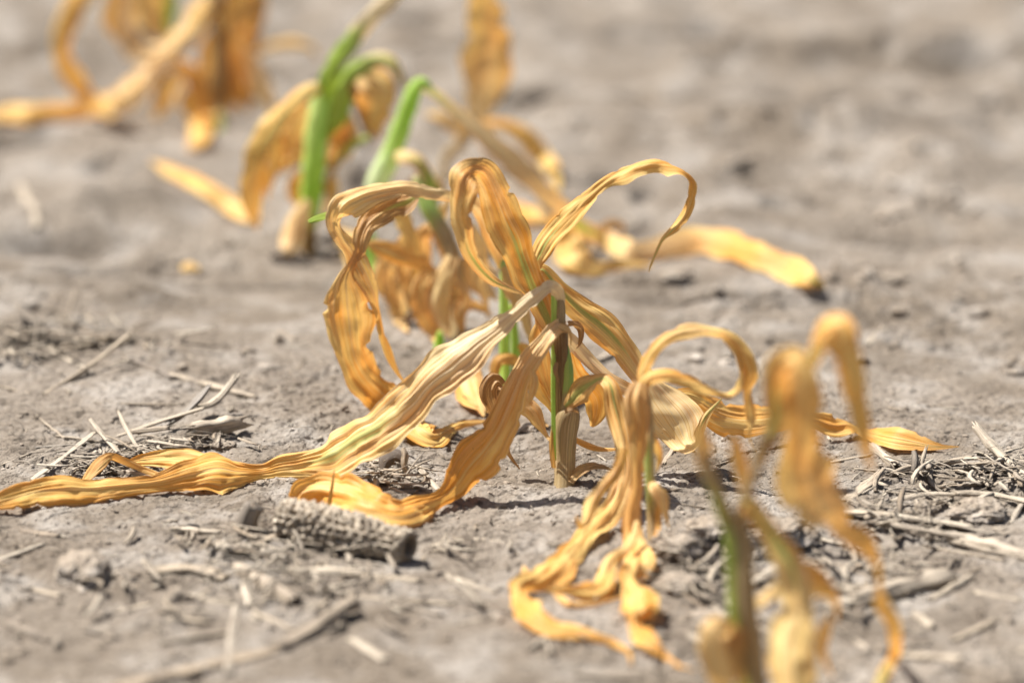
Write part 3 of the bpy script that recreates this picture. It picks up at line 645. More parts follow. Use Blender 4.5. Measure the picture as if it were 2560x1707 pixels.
for q in [[(1010, 560, 1, 14), (1020, 600, 1.2, 40), (1000, 650, 1.3, 46), (1010, 700, 1.2, 34), (1030, 740, 1.2, 14)],
          [(1060, 640, 1, 14), (1030, 690, 1.4, 44), (1036, 740, 1.5, 48), (1060, 790, 1.4, 30), (1058, 830, 1.2, 10)],
          [(985, 640, 1.5, 12), (965, 690, 1.8, 40), (975, 740, 1.9, 40), (1000, 780, 1.8, 22)],
          [(1140, 690, -1, 12), (1160, 740, -1.2, 30), (1150, 790, -1.3, 40), (1160, 830, -1.2, 18)],
          [(1086, 560, 1, 16), (1060, 590, 1.2, 40), (1066, 640, 1.4, 44), (1080, 680, 1.4, 20)]]:
    leaf(E, q, ye, b=random.Random(len(q) + q[0][0]).uniform(.15, .5), p=.2, rip=.4, crum=.3)
for q in [[(1150, 470, .5, 8), (1110, 520, .8, 18), (1095, 580, 1, 22), (1112, 640, 1, 18), (1104, 700, 1, 8)],
          [(1180, 560, -.5, 8), (1205, 620, -.6, 26), (1196, 690, -.6, 30), (1214, 750, -.6, 20), (1220, 800, -.6, 8)],
          [(1010, 690, 2, 10), (985, 730, 2.2, 26), (992, 790, 2.2, 28), (1020, 830, 2, 12)], [(940, 600, 2.4, 10), (955, 650, 2.4, 26), (940, 700, 2.4, 26), (955, 745, 2.3, 10)],
          [(1240, 800, -1.8, 8), (1215, 830, -2, 22), (1190, 850, -2, 24), (1170, 880, -2, 10)]]:
    leaf(E, q, ye, b=random.Random(q[0][0]).uniform(.1, .45), p=.3, rip=.4, crum=.3)
stem(E, [(1086, 790, None, 18), (1082, 720, 0, 18), (1070, 650, 0, 14), (1050, 600, 0, 8)], ye + .04, g=[.8, .6, .3], p=.2, name='inner_shoot')
# ---- G: lime green plant bent over to the right
G, yg = plant(938, 705, 'blurred corn seedling with bright lime bent stem and long leaf lying to the right')
stem(G, [(938, 708, None, 34), (930, 640, 0, 34), (918, 560, .2, 34), (930, 490, .3, 46), (955, 430, .4, 58), (978, 383, .5, 50), (1000, 325, .6, 46), (1020, 268, .7, 42), (1036, 226, .8, 38), (1056, 207, .8, 30), (1074, 222, .7, 20)], yg, g=[.8, .75, .7, .6, .5, .55, .9, 1, .95, .8], p=[.1, .1, .1, .6, .9, .8, .2, .1, .1, .1], b=0)
leaf(G, [(1052, 212, .6, 24), (1080, 228, .4, 26, 20), (1136, 275, 0, 32), (1193, 325, -.3, 44), (1270, 394, -.5, 54), (1346, 465, -.5, 50), (1396, 512, 0, 44), (1453, 566, 1.5, 42), (1510, 596, 3, 42), (1568, 622, 3.6, 50), (1610, 628, 4.0, 46), (1664, 616, 4.4, 56), (1740, 600, 4.8, 66), (1817, 610, 4.6, 66), (1893, 638, 3.4, 64), (1970, 670, 1.6, 66), (2027, 698, None, 58), (2064, 718, None, 20)],
     yg, g=[.5, .1, .02, 0, 0, .05, .45, .12, .05, 0, 0, 0, 0, 0, 0, 0, .3], p=[.4, .5, .5, .4, .35, .3, .25, .25, .45, .3, 0, 0, 0, 0, .0], b=[.1, .15, .1, .05, 0, 0, .05, .1, 0, .03, .03, 0, 0, 0], fold=6, rip=.06, crum=.02, tn=.05, nu=22, lit=20, wf=.9)
leaf(G, [(1380, 540, 1.2, 30), (1420, 590, 1.5, 66), (1440, 640, 1.5, 70), (1480, 665, 1.8, 36), (1560, 662, None, 26), (1630, 664, None, 14)], yg, b=.3, rip=.2)
leaf(G, [(1490, 580, 4, 14), (1530, 560, 4, 28), (1556, 568, 4, 24), (1548, 590, 3.8, 10)], yg, b=.5)
leaf(G, [(985, 392, -.1, 22), (1012, 388, -.5, 26, 20), (1044, 402, -.8, 28), (1066, 434, -.9, 28), (1080, 472, -1, 20), (1090, 520, -1, 22), (1100, 560, -1, 10)], yg, g=[.1, .1, .3, .7, .5, .2], b=[.2, .3, .1, 0], p=.3)
leaf(G, [(1020, 470, .5, 16), (1060, 455, .6, 50), (1100, 470, .4, 40), (1120, 480, .3, 14)], yg, b=.8, g=.1)
leaf(G, [(940, 640, .3, 14), (968, 665, .5, 40), (985, 710, .4, 44), (972, 750, .2, 20)], yg, b=.85)
leaf(G, [(930, 650, .6, 14), (1000, 690, .9, 34), (1012, 750, .4, 26), (1004, 800, 0, 10)], yg, b=.45)

# ---- F: thick green stem further back
F_, yf = plant(768, 618, 'blurred corn seedling with thick green stem, green upright blade and hanging orange leaf')
stem(F_, [(768, 620, None, 46), (768, 560, 0, 50), (778, 480, 0, 54), (785, 400, 0, 58), (791, 330, 0, 58), (800, 265, .1, 52), (806, 225, .2, 40), (808, 195, .3, 26)], yf, g=[.15, .2, .8, 1, .9, .8, .8], p=[.1, 0, 0, .15, .35, .4], b=[.4, .3, 0, 0, 0, .05], side=[(2, .5, (1, -.2, 0))])
leaf(F_, [(806, 250, -.3, 24), (814, 205, -.3, 34), (845, 145, -.5, 40), (891, 82, -.8, 40), (937, 32, -1, 38), (975, -2, -1.2, 34), (1020, -50, -1.4, 20)], yf, g=[1, 1, .8, .12, 0, 0], p=[.1, .2, .6, 1, 1, 1], rip=.1, cor=.5)
leaf(F_, [(800, 350, -.2, 24), (822, 300, -.4, 46), (845, 252, -.5, 54), (866, 206, -.6, 46), (900, 168, -.8, 42), (945, 148, -1, 36), (982, 156, -1.2, 30, 20), (1004, 188, -1.3, 20, 40), (1014, 228, -1.3, 8)], yf, g=[1, 1, 1, .9, .6, .35, .3, .2], p=[0, 0, 0, .3, .7, .6, .5, .6], rip=.12)
leaf(F_, [(900, 190, -1.0, 40), (936, 212, -1.2, 78), (944, 262, -1.3, 76), (940, 310, -1.2, 56), (952, 345, -1.2, 16)], yf, b=[.3, .12, .1, .35], p=[.3, .2, .1, 0], rip=.2)
leaf(F_, [(880, 205, -.7, 14), (890, 232, -.8, 30), (905, 280, -.9, 26), (922, 330, -.9, 22), (940, 352, -.9, 10)], yf, b=.85)
leaf(F_, [(925, 340, -.8, 10), (885, 360, -.6, 20), (850, 392, -.4, 18), (828, 432, -.2, 18), (806, 484, 0, 20)], yf, g=[.6, .5, .1, 0], b=[0, .2, .6, .5])
leaf(F_, [(798, 215, -.4, 20), (755, 236, -.7, 40), (715, 275, -1, 42), (670, 332, -1.4, 56), (644, 378, -1.6, 52), (634, 440, -1.6, 54), (630, 498, -1.5, 48), (636, 545, -1.3, 34), (645, 575, -1.2, 10)], yf, g=[.2, .15, .1, .1, .05, 0, 0], b=[.1, .1, .15, .25, .3, .3, .2], rip=.2)
leaf(F_, [(770, 260, 1.6, 40), (745, 320, 2, 90), (720, 370, 2.2, 70), (700, 400, 2.2, 20)], yf, b=.15, p=.2)
leaf(F_, [(826, 290, 1.2, 20), (850, 330, 1.5, 54), (838, 385, 1.5, 50), (815, 420, 1.3, 20)], yf, b=.15, p=.1)
leaf(F_, [(645, 548, None, 20), (612, 536, None, 34), (574, 509, None, 38), (517, 471, None, 38), (459, 441, None, 32), (400, 412, None, 20), (375, 402, None, 8)], yf, p=.1, b=.03, rip=.15)
leaf(F_, [(770, 500, -.6, 20), (742, 550, -.9, 54), (728, 600, -1.1, 62), (716, 638, -1.2, 24)], yf, p=.35, b=.22, rip=.25)
leaf(F_, [(826, 430, 1, 14), (830, 480, 1.2, 34), (812, 540, 1, 24)], yf, b=.3, p=.1)

for q in [[(700, 300, 2.5, 14), (735, 330, 2.6, 60), (728, 385, 2.6, 70), (700, 430, 2.6, 30)], [(770, 420, 1, 12), (740, 460, 1.2, 36), (760, 520, 1.2, 40), (752, 570, 1, 18)],
          [(815, 330, 1.6, 16), (840, 300, 1.8, 44), (872, 340, 1.8, 50), (868, 400, 1.6, 24)], [(690, 280, 1.8, 12), (675, 330, 2, 40), (690, 390, 2, 44), (672, 450, 2, 30), (668, 500, 2, 10)],
          [(830, 560, 1, 14), (862, 590, 1, 40), (880, 640, .8, 34), (872, 680, .6, 12)]]:
    leaf(F_, q, yf, b=random.Random(q[0][0]).uniform(.1, .4), p=.1, rip=.3, crum=.2)
# ---- H: tall golden blade at the top edge
H, yh = plant(1103, 450, 'blurred corn seedling with one wide upright golden leaf cut by the top edge')
stem(H, [(1103, 452, None, 20), (1114, 405, 0, 26), (1138, 372, 0, 30), (1166, 342, 0, 32), (1182, 310, 0, 30), (1190, 285, 0, 22)], yh, g=0, p=.15, b=.15)
leaf(H, [(1180, 312, -.2, 28), (1196, 268, -.3, 60), (1211, 210, -.4, 94), (1219, 134, -.5, 102), (1216, 60, -.6, 90), (1208, 0, -.7, 76), (1200, -60, -.8, 50)], yh, p=[.5, .35, .2, .15, .1, 0], b=[.05, 0, 0, 0, .1], rip=.14, fold=14, lit=15)
leaf(H, [(1185, 325, .2, 18), (1222, 310, .3, 22), (1270, 314, .3, 28), (1316, 346, .2, 38), (1358, 392, .1, 38), (1388, 440, 0, 24), (1396, 480, -.1, 10)], yh, b=.15, g=[0, 0, 0, .1, .1], rip=.15)
leaf(H, [(1160, 342, -.2, 22), (1136, 316, -.3, 26), (1100, 290, -.4, 28), (1064, 286, -.4, 16)], yh, b=.15, p=.2)
leaf(H, [(1190, 320, .4, 22), (1240, 380, .6, 36), (1290, 420, .4, 30), (1330, 470, .2, 14)], yh, p=.3)
leaf(H, [(1235, 505, -1, 20), (1285, 525, -1.2, 42), (1345, 545, -1.3, 44), (1400, 560, -1.2, 16)], yh, b=.25)

# ---- I: tangled plant at the top left
I_, yi = plant(543, 325, 'strongly blurred tangle of a corn seedling with arching orange leaves at the top left')
stem(I_, [(543, 328, None, 34), (543, 270, 0, 36), (546, 190, 0, 38), (548, 120, 0, 36), (542, 50, 0, 34), (541, -40, 0, 30)], yi, g=[.6, .55, .1, 0, .15, .2], b=[.1, .1, .3, .4, .4, .4], p=0)
leaf(I_, [(535, -10, -.2, 30), (510, 22, -.5, 50), (471, 77, -1, 52), (421, 130, -1.8, 50), (364, 191, -2.8, 50), (306, 241, -4, 52), (230, 266, None, 42), (153, 279, None, 40), (77, 283, None, 42), (23, 277, None, 46), (-40, 290, None, 30)], yi, p=[.1, .2, .3, .15, 0, 0], b=[.1, .05, 0, .03, .05, .1], rip=.15, lit=30)
leaf(I_, [(260, -60, .8, 30), (199, -8, .5, 54), (173, 46, .3, 46), (153, 90, .2, 42), (155, 140, .2, 40), (178, 186, .3, 46), (214, 228, .5, 46), (250, 250, .6, 20)], yi, p=.05, b=[.05, 0, .1, .15, .25], rip=.15)
leaf(I_, [(330, -40, .4, 26), (314, 30, .2, 34), (320, 86, 0, 42), (352, 124, -.2, 48), (402, 128, -.4, 44), (436, 110, -.4, 20)], yi, p=.45, b=0, rip=.12)
leaf(I_, [(370, -50, 1.2, 60), (372, 20, 1, 74), (390, 70, .8, 56), (410, 105, .6, 30)], yi, p=.15, b=0)
leaf(I_, [(410, -50, 1.6, 30), (416, 0, 1.5, 46), (418, 46, 1.4, 42), (424, 92, 1.3, 18)], yi, g=.9, b=.1)
leaf(I_, [(605, -40, .4, 50), (596, 10, .3, 62), (574, 70, .2, 44), (574, 120, .2, 44), (594, 186, .2, 62), (610, 240, .3, 56), (622, 285, .4, 16)], yi, b=[.35, .3, .25, .2, .2, .3], rip=.2)
leaf(I_, [(600, 110, .8, 20), (626, 150, .6, 40), (650, 203, .5, 52), (672, 250, .5, 46), (690, 285, .5, 18)], yi, p=.55, b=0)
leaf(I_, [(625, 138, .8, 14), (680, 115, .9, 20), (735, 107, 1, 24), (784, 124, 1, 18), (795, 150, 1, 8)], yi, b=.1, p=.1)
leaf(I_, [(648, -40, .9, 24), (645, 20, .9, 34), (642, 60, .8, 28), (630, 110, .8, 16)], yi, b=.5)
leaf(I_, [(440, 150, -.8, 20), (482, 185, -1, 42), (505, 237, -1.2, 38), (518, 280, -1.4, 40), (505, 320, -1.8, 50), (488, 355, -2.5, 40), (468, 375, None, 14)], yi, p=.05, b=.06)
leaf(I_, [(450, 180, -.6, 20), (420, 220, -.9, 56), (402, 262, -1.1, 54), (388, 296, -1.3, 20)], yi, p=.1, b=.1)
leaf(I_, [(462, 230, -.2, 18), (476, 265, -.3, 48), (495, 300, -.5, 40), (500, 335, -.7, 14)], yi, b=.2)
leaf(I_, [(560, 130, .3, 16), (572, 200, .4, 34), (566, 260, .4, 30), (578, 300, .4, 10)], yi, b=.3)

def _w(pts, f=1.22): return [(*q[:3], q[3] * f, *q[4:]) for q in pts]
for q in [[(560, 60, .6, 14), (530, 110, .7, 44), (520, 170, .8, 40), (534, 230, .8, 20)], [(610, 20, 1.4, 30), (628, 80, 1.4, 44), (606, 140, 1.3, 36), (620, 190, 1.2, 14)], [(570, 60, 1, 20), (566, 140, 1, 40), (580, 220, 1, 40), (574, 280, 1, 20)],
          [(300, -20, 1.6, 40), (285, 40, 1.5, 44), (300, 90, 1.4, 30), (330, 130, 1.3, 14)]]:
    leaf(I_, q, yi, b=random.Random(q[0][0]).uniform(.05, .4), p=.1, rip=.25)
# ---- K: blurred plant nearest the camera, right
K, yk = plant(1884, 1745, 'nearest corn seedling, heavily blurred with green and brown stem at the lower right')
stem(K, _w([(1884, 1748, None, 54), (1870, 1660, 0, 54), (1856, 1590, 0, 52), (1848, 1520, 0, 48), (1843, 1420, 0, 46), (1834, 1345, 0, 40), (1822, 1300, 0, 24)]), yk, g=[.35, .35, .38, .4, .42, .4], p=0, b=[.35, .35, .4, .4, .4, .3], side=[(0, .46, (-1, -.3, 0)), (2, .4, (1, 0, 0)), (0, .1, (1, 0, 0))], flat=.9)
stem(K, _w([(1842, 1400, 0, 26), (1830, 1330, 0, 34), (1812, 1288, 0, 32), (1793, 1238, 0, 28), (1770, 1178, .1, 30), (1760, 1130, .2, 26)]), yk, g=[.5, .45, .4, .42, .3, .1], b=[.3, .25, .2, .2, .15, 0], name='leaf_sheath', side=[(0, 0, (1, 0, 0))])
leaf(K, _w([(1774, 1200, 0, 16), (1764, 1160, 0, 36), (1757, 1115, 0, 50), (1753, 1078, .1, 44), (1750, 1056, .2, 18)]), yk, g=[.3, .15, 0, 0], p=[.1, .3, .1, 0], fold=10, rip=.08)
stem(K, _w([(1902, 1746, None, 34), (1888, 1640, -.3, 38), (1872, 1540, -.3, 38), (1864, 1440, -.3, 36), (1862, 1360, -.2, 34), (1856, 1310, -.1, 24)]), yk, g=[.25, .2, .1, 0], p=.1, b=[.35, .3, .25, .2], name='leaf_sheath', groove=.1)
stem(K, _w([(1844, 1345, -.1, 26), (1854, 1290, -.2, 32), (1864, 1240, -.2, 26), (1878, 1200, -.2, 20), (1897, 1146, -.2, 22), (1924, 1085, -.3, 32)]), yk, g=.05, b=[.2, .25, .3, .4, .6], name='leaf_sheath')
leaf(K, _w([(1900, 1140, -.3, 24), (1926, 1085, -.3, 38), (1942, 1025, -.3, 50), (1940, 970, -.3, 52), (1950, 920, -.5, 60, 10), (1982, 905, -.9, 64, 0), (1994, 945, -1.2, 74), (2004, 1006, -1.3, 80), (2004, 1063, -1.3, 64), (2004, 1121, -1.2, 80), (2012, 1178, -1.1, 102), (2031, 1228, -1, 110), (2062, 1259, -.9, 90), (2088, 1280, -.8, 52), (2102, 1316, -.7, 32), (2131, 1335, -.6, 36), (2165, 1358, -.5, 36), (2184, 1388, -.4, 20), (2196, 1424, -.3, 12), (2198, 1465, -.2, 12), (2204, 1505, -.1, 28), (2230, 1547, 0, 26), (2239, 1597, .2, 22), (2234, 1645, None, 22), (2207, 1690, None, 25), (2185, 1725, None, 14)]),
     yk, g=[.2, .2, .05, 0, 0, 0, 0, 0, 0, .1, 0, 0, .05, 0, .1, .25, .3], p=[0, 0, .1, .1, .15, .25, .05, 0, 0, 0, .1, .2, .3], b=[.6, .5, .15, .0, 0, .05, .2, .3, .3, .15, .1, .05, .05], fold=14, rip=.12, lit=8)  # browner middle stretch paints in the shade of the backlit blade
leaf(K, _w([(1870, 1235, -.1, 22), (1858, 1190, 0, 28), (1845, 1135, .1, 36), (1833, 1090, .2, 28), (1826, 1064, .3, 8)]), yk, p=.1, b=.12, rip=.1)
leaf(K, _w([(1900, 1160, .4, 14), (1945, 1060, .6, 16), (1995, 960, .6, 18, 30), (2028, 902, .5, 24, 30), (2044, 858, .4, 30, 30), (2064, 822, .2, 44, 20), (2092, 813, -.1, 52, 15), (2103, 850, -.3, 62), (2119, 890, -.4, 46), (2128, 932, -.4, 42), (2138, 987, -.3, 38), (2150, 1037, -.2, 34), (2161, 1090, -.1, 30), (2168, 1135, 0, 22), (2180, 1180, .1, 12)]),
     yk, g=[.4, .4, .5, .5, .2, 0, 0, 0, .05, .1, .05, 0], b=[.3, .3, .3, .2, .0, 0, .05, .15, .15, .1, .05, .05], p=[0, 0, 0, .05, .1, .05, 0, 0, 0, 0, .1], fold=12, rip=.08, lit=12)
leaf(K, _w([(1852, 1262, -.4, 24), (1864, 1250, -.5, 30), (1905, 1306, -.7, 32), (1943, 1356, -.9, 38), (1978, 1413, -1.2, 52), (1993, 1470, -1.5, 62), (2000, 1526, -1.9, 44, 20), (1987, 1562, -2.2, 74), (1978, 1606, -2.6, 86), (1978, 1662, -3.1, 92), (1988, 1712, -3.5, 100), (2010, 1760, -3.8, 60)]),
     yk, g=[.1, .15, .25, .1, 0, 0, 0, 0], p=[.1, .1, .1, .2, .2, .2, .2, .15], b=[.2, .25, .3, .15, .05, .05, 0, 0, 0], rip=.16, fold=12)
leaf(K, _w([(1985, 1405, -.9, 16), (2020, 1432, -.8, 38), (2058, 1463, -.7, 40), (2085, 1490, -.6, 22), (2093, 1530, -.5, 12), (2090, 1560, -.4, 5)]), yk, b=.15, rip=.15)
leaf(K, _w([(2074, 1545, -.2, 10), (2056, 1590, -.2, 26), (2060, 1640, -.2, 17), (2080, 1690, 0, 8)]), yk, b=.25, p=.2)
leaf(K, _w([(1842, 1600, -.5, 20), (1820, 1572, -1, 34, 20), (1788, 1566, -1.4, 42), (1782, 1600, -1.6, 50), (1790, 1650, -1.7, 56), (1810, 1700, -1.8, 58), (1826, 1750, -1.9, 30)]), yk, p=.3, b=[.4, .2, .08, .05], rip=.12)
leaf(K, _w([(1848, 1570, -.9, 20), (1838, 1624, -1.1, 34), (1848, 1680, -1.2, 34), (1860, 1730, -1.2, 16)]), yk, b=.6)
leaf(K, _w([(1950, 1455, .4, 12), (1925, 1485, .6, 28), (1885, 1512, .8, 28), (1862, 1520, 1, 8)]), yk, p=.3)

# ================================================================== CORN COB
def cob(p0, p1, r, label):
    ax = unit(p1 - p0); L = float(np.linalg.norm(p1 - p0))
    up = np.array([0, 0, 1.0]); n1 = unit(up - ax * (up @ ax)); n2 = np.cross(ax, n1)
    root = thing('corn_cob', p0, label, 'corn cob')
    rows, nk = 15, int(L / .0040)
    ns, nt_ = nk * 12, rows * 12
    V = []; lc = []; ti = []
    s = np.linspace(0, 1, ns); th = np.linspace(0, 2 * math.pi, nt_, endpoint=False)
    TH, Sg = np.meshgrid(th, s)
    prof = r * (.80 + .2 * np.sin(np.clip(Sg * 1.15 + .1, 0, 1) * math.pi) ** .6) * (1 - .06 * Sg) * np.sqrt(np.clip(np.minimum(Sg + .01, 1.01 - Sg) / .035, 0, 1) * .55 + .45)
    a = TH * rows / (2 * math.pi); row = np.floor(a + .5); fa = a - row
    b = Sg * nk + .5 * (row % 2) + .5 * pn(Sg * 6, row * .7, 4); fb = b - np.floor(b) - .5
    pit = np.exp(-((fa / .30) ** 2 + (fb / .30) ** 2) * 1.2)
    rr = prof * (1 - .36 * pit * (.55 + .9 * np.abs(pn(TH * 2, Sg * 14, 11))) + .16 * pn(TH * 5, Sg * 30, 6) + .10 * pn(TH * 25, Sg * 150, 7) - .16 * sst(pn(TH * 1.5, Sg * 7, 8), .15, .45))
    X = p0 + ax * (Sg * L)[..., None] + n1 * (np.cos(TH) * rr)[..., None] + n2 * (np.sin(TH) * rr)[..., None]
    V = X.reshape(-1, 3)
    lc = np.stack([a.ravel() * .3, Sg.ravel() * L, np.full(a.size, 2.0)], 1)
    ti = np.stack([np.full(a.size, .25), (.5 + .5 * sst(pn(TH * 3, Sg * 20, 15), -.1, .4)).ravel() * (1 - pit.ravel()), .02 + .5 * pit.ravel() ** 2, np.ones(a.size)], 1)
    mesh_obj('cob_body', V, grid_faces(ns, nt_, True), M_STRAW, root, lc, ti, origin=p0)
    # the broken end: dark pith ring round a hollow
    for e, sg, nm in ((p1, 1, 'broken_end'), (p0, -1, 'broken_end')):
        rad = [.80, .66, .5, .42, .3, 0.0]; dep = [-.02, .10, .04, -.22, -.36, -.40]
        vv, ff, tt, cc = [], [], [], []
        for k, (q, d) in enumerate(zip(rad, dep)):
            for j in range(40):
                t_ = 2 * math.pi * j / 40
                jit = 1 + .10 * float(pn(j * .9, k * 3.1, 9))
                vv.append(e + ax * sg * d * r + (n1 * math.cos(t_) + n2 * math.sin(t_)) * q * r * jit * .84)
                tt.append((.3, .2, .35 if k in (0, 1, 2) else .8, 1)); cc.append((j * .3, k * .004, 3))
        for k in range(5):
            for j in range(40):
                ff.append((k * 40 + j, k * 40 + (j + 1) % 40, (k + 1) * 40 + (j + 1) % 40, (k + 1) * 40 + j))
        mesh_obj(nm, vv, ff, M_STRAW, root, cc, tt, origin=e)
    return root
_c0 = atg(706, 1345, 0) + np.array([0, .004, .0076]); _c1 = atg(1022, 1412, 0) + np.array([0, .004, .0064])
cob(_c0, _c1, .0091, 'grey weathered corn cob with empty kernel pits lying below the curled orange leaf')

# ================================================================== CLODS AND STONES
def clod(px, py, wpx, hpx, label, mat=None, name='soil_clod', cat='soil clod', rough_=.34, dpt=1.0, group='soil clods on the crust', sub=5, ang=0.):
    SEED[0] += 1; sd = SEED[0]
    g = atg(px, py, 0); m = mpp(g)
    a, c = wpx * m / 2, hpx * m / 2 * .85
    me0 = bpy.data.meshes.new(name)
    import bmesh
    bm = bmesh.new(); bmesh.ops.create_icosphere(bm, subdivisions=sub, radius=1)
    off = Vector((sd * 3.1, sd * 1.7, sd * .9))
    for v in bm.verts:
        n = v.co.copy()
        d = mnoise.fractal(n * 1.3 + off, 1.0, 2.1, 5) * rough_ + (.5 - abs(mnoise.noise(n * 3.1 + off))) * rough_ * .5 + mnoise.noise(n * 9 + off) * rough_ * .40 + mnoise.noise(n * 21 + off) * rough_ * .22
        k = 1 + d
        x, y, z = n.x * a * k, n.y * a * .8 * dpt * k, n.z * c * k
        if z < 0: z *= .5
        v.co = (x * math.cos(ang) - y * math.sin(ang), x * math.sin(ang) + y * math.cos(ang), z)
    for f in bm.faces: f.smooth = True
    bm.to_mesh(me0); bm.free()
    me0.materials.append(mat or M_CLOD)
    o = bpy.data.objects.new(name, me0); COL.objects.link(o); o.location = (g[0], g[1], g[2] + c * .22)
    return tag(o, label, cat, group)
for args in [
    (208, 1440, 130, 104, 'rounded soil clod with dark hollow underside standing alone at the lower left', None, 'soil_clod', 'soil clod', .30, 2.0),
    (2452, 1290, 150, 76, 'crumbly soil clod with dark holes under the long curved straw at the right'),
    (2312, 1290, 56, 66, 'small upright soil clod left of the crumbly clod at the right'),
    (1800, 1330, 150, 70, 'lumpy soil clod left of the brown hanging blade, behind the nearest stem'),
    (1960, 1345, 150, 90, 'dark pitted soil clod behind the leaning olive leaf of the nearest plant'),
    (1885, 1385, 130, 80, 'broad knobbly soil clod just right of the nearest green stem'),
    (1700, 1375, 130, 76, 'rough soil clod at the foot of the thin grey-green stem'),
    (1700, 1470, 120, 60, 'darker crumbled clod between the thin-stemmed plant and the nearest stem'),
    (1768, 1545, 100, 40, 'low flat clod left of the nearest green stem'),
    (588, 1375, 70, 30, 'low crumbled clod left of the grey cob'),
    (1268, 1210, 22, 14, 'pea-sized clod left of the sharp stalk'),
    (1252, 1268, 26, 16, 'pale round crumb in the shadow below the sharp stalk'),
    (446, 1500, 60, 50, 'small blurred clod below the tan husk at the lower left'),
    (430, 1305, 24, 16, 'bluish crumb below the long pale leaf'),
    (266, 1215, 30, 16, 'tiny soil crumb pressed against the long leaf at the left'),
    (66, 1275, 30, 20, 'small grey crumb under the long leaf near the left edge'),
    (658, 1212, 34, 22, 'small twiggy crumb of soil just below the long leaf'),
    (1298, 1480, 60, 36, 'dark clod beside the curled leaf tip at the bottom centre'),
    (560, 1120, 60, 40, 'reddish clod at the right end of the residue pile'),
    (1330, 1075, 60, 34, 'dark clod in the shade left of the sharp stalk'),
    (620, 880 , 34, 20, 'small clod beside the short dark twig'),
    (2240, 700, 70, 30, 'blurred clod right of the fallen golden leaf tip'),
    (1690, 690, 90, 30, 'blurred low clod below the fallen golden leaf'),
    (860, 760, 50, 30, 'blurred clod left of the wide looping leaf'),
]:
    clod(*args)
clod(1835, 410, 76, 44, 'pale tan stone in the blurred background right of the arching leaf', M_PALE, 'stone', 'stone', .16, 1.0, None, 4)
clod(2235, 540, 90, 44, 'whitish stone in the blurred background at the right', M_PALE, 'stone', 'stone', .16, 1.0, None, 4)
clod(1905, 1135, 30, 18, 'small white stone between the blurred blades at the right', M_PALE, 'stone', 'stone', .14, 1.0, None, 4)

# ================================================================== STRAW, STALK AND HUSK PIECES
def straw(a, b, wpx, label, g=.3, p=.3, d=0., flat=.75, bend=0., mid=None, lift0=0., lift1=0., name='straw_piece', cat='straw', jag=.004, node=False, up=0., group='dead straw lying on the soil'):
    """stiff dead stem piece from pixel a to pixel b on the soil; lifts (cm) raise an end"""
    P0 = atg(a[0], a[1], 0); P1 = atg(b[0], b[1], 0)
    m = mpp((P0 + P1) / 2); r = wpx * m / 2 * .92
    P = []
    nn = 6
    for i in range(nn + 1):
        t = i / nn
        q = P0 * (1 - t) + P1 * t
        q = q + np.array([0, 0, 0.])
        side = unit(np.cross(P1 - P0, [0, 0, 1.0]))
        q = q + side * bend / 100 * math.sin(math.pi * t)
        hg = float(height(q[0], q[1]))
        base = max(float(height(P0[0], P0[1])) * (1 - t) + float(height(P1[0], P1[1])) * t, hg - .001)
        q[2] = base + up / 100 + r * flat * .45 + (lift0 * (1 - t) ** 1.5 + lift1 * t ** 1.5) / 100
        P.append(q)
    R = [r * (.82 + .36 * random.Random(SEED[0] * 7 + i).random()) * (.8 if i in (0, nn) else 1) for i in range(nn + 1)]
    if node: R[nn // 2] = r * 1.28
    o = tube(name, None, P, R, M_STRAW, flat=flat, t1=g, t2=p, t3=d, jag=jag, groove=.16, lump_=.10, nseg=20, ds=max(.0012, r * .4))
    return tag(o, label, cat, group)
# lifted ends: a lifted end must be aimed at the soil point below it
S_ = straw
S_((112, 985), (322, 893), 15, 'straight tan straw leaning up to the right at the far left, over the darker twigs', .1, .45, lift1=1.0)
S_((36, 838), (192, 916), 13, 'white straw behind the leaning tan straw at the left edge', .3, .75)
S_((318, 898), (432, 946), 17, 'dark grey end of a broken stalk at the left', .7, 0, .45)
S_((428, 940), (632, 996), 19, 'pale tan round straw ending below the dark grey stalk end', .1, .55)
S_((155, 822), (190, 790), 12, 'short brown twig sticking up at the left edge', .3, .3, .2, lift1=1.2, name='twig', cat='twig')
S_((100, 785), (300, 862), 14, 'brown straw running under the upright twig at the left', .4, .15, .3)
S_((0, 826), (180, 836), 12, 'dull straw at the left edge level with the white straw', .4, .35)
S_((0, 880), (60, 830), 12, 'dark twig leaning on the left picture edge', .5, .1, .5, name='twig', cat='twig')
S_((190, 838), (390, 930), 12, 'dark thin stem crossing behind the leaning tan straw', .5, .1, .4)
S_((0, 965), (75, 985), 8, 'thin tan straw near the left edge below the twigs', .1, .5)
S_((245, 1010), (445, 1012), 8, 'thin flat straw lying crosswise above the residue pile', .4, .3)
S_((597, 850), (606, 886), 12, 'short upright dark twig alone on the smooth crust', .6, .1, .6, name='twig', cat='twig')
S_((625, 970), (760, 905), 7, 'thin curved brown stem left of the wide looping leaf', .3, .2, .2, bend=.5)
S_((775, 870), (870, 965), 9, 'dark split stem beside the foot of the looping leaf', .5, .2, .4)
S_((52, 470), (94, 570), 24, 'thick pale blurred straw at the upper left edge', .2, .6)
S_((880, 1146), (965, 1154), 16, 'flat pale straw behind the dark curled husk', .2, .65, flat=.35)
S_((928, 1166), (1085, 1238), 16, 'dark grey stem lying under the curled husk', .6, .15, .35)
S_((1045, 1160), (1095, 1226), 17, 'whitish grey flat stem right of the curled husk', .6, .6, 0, flat=.4)
S_((985, 1228), (1025, 1240), 9, 'thin pale straw just above the curled orange leaf', .2, .6)
S_((1085, 1365), (1255, 1358), 22, 'pale arched husk strip right of the grey cob', .1, .75, flat=.35, bend=-.5, name='husk_strip', cat='husk')
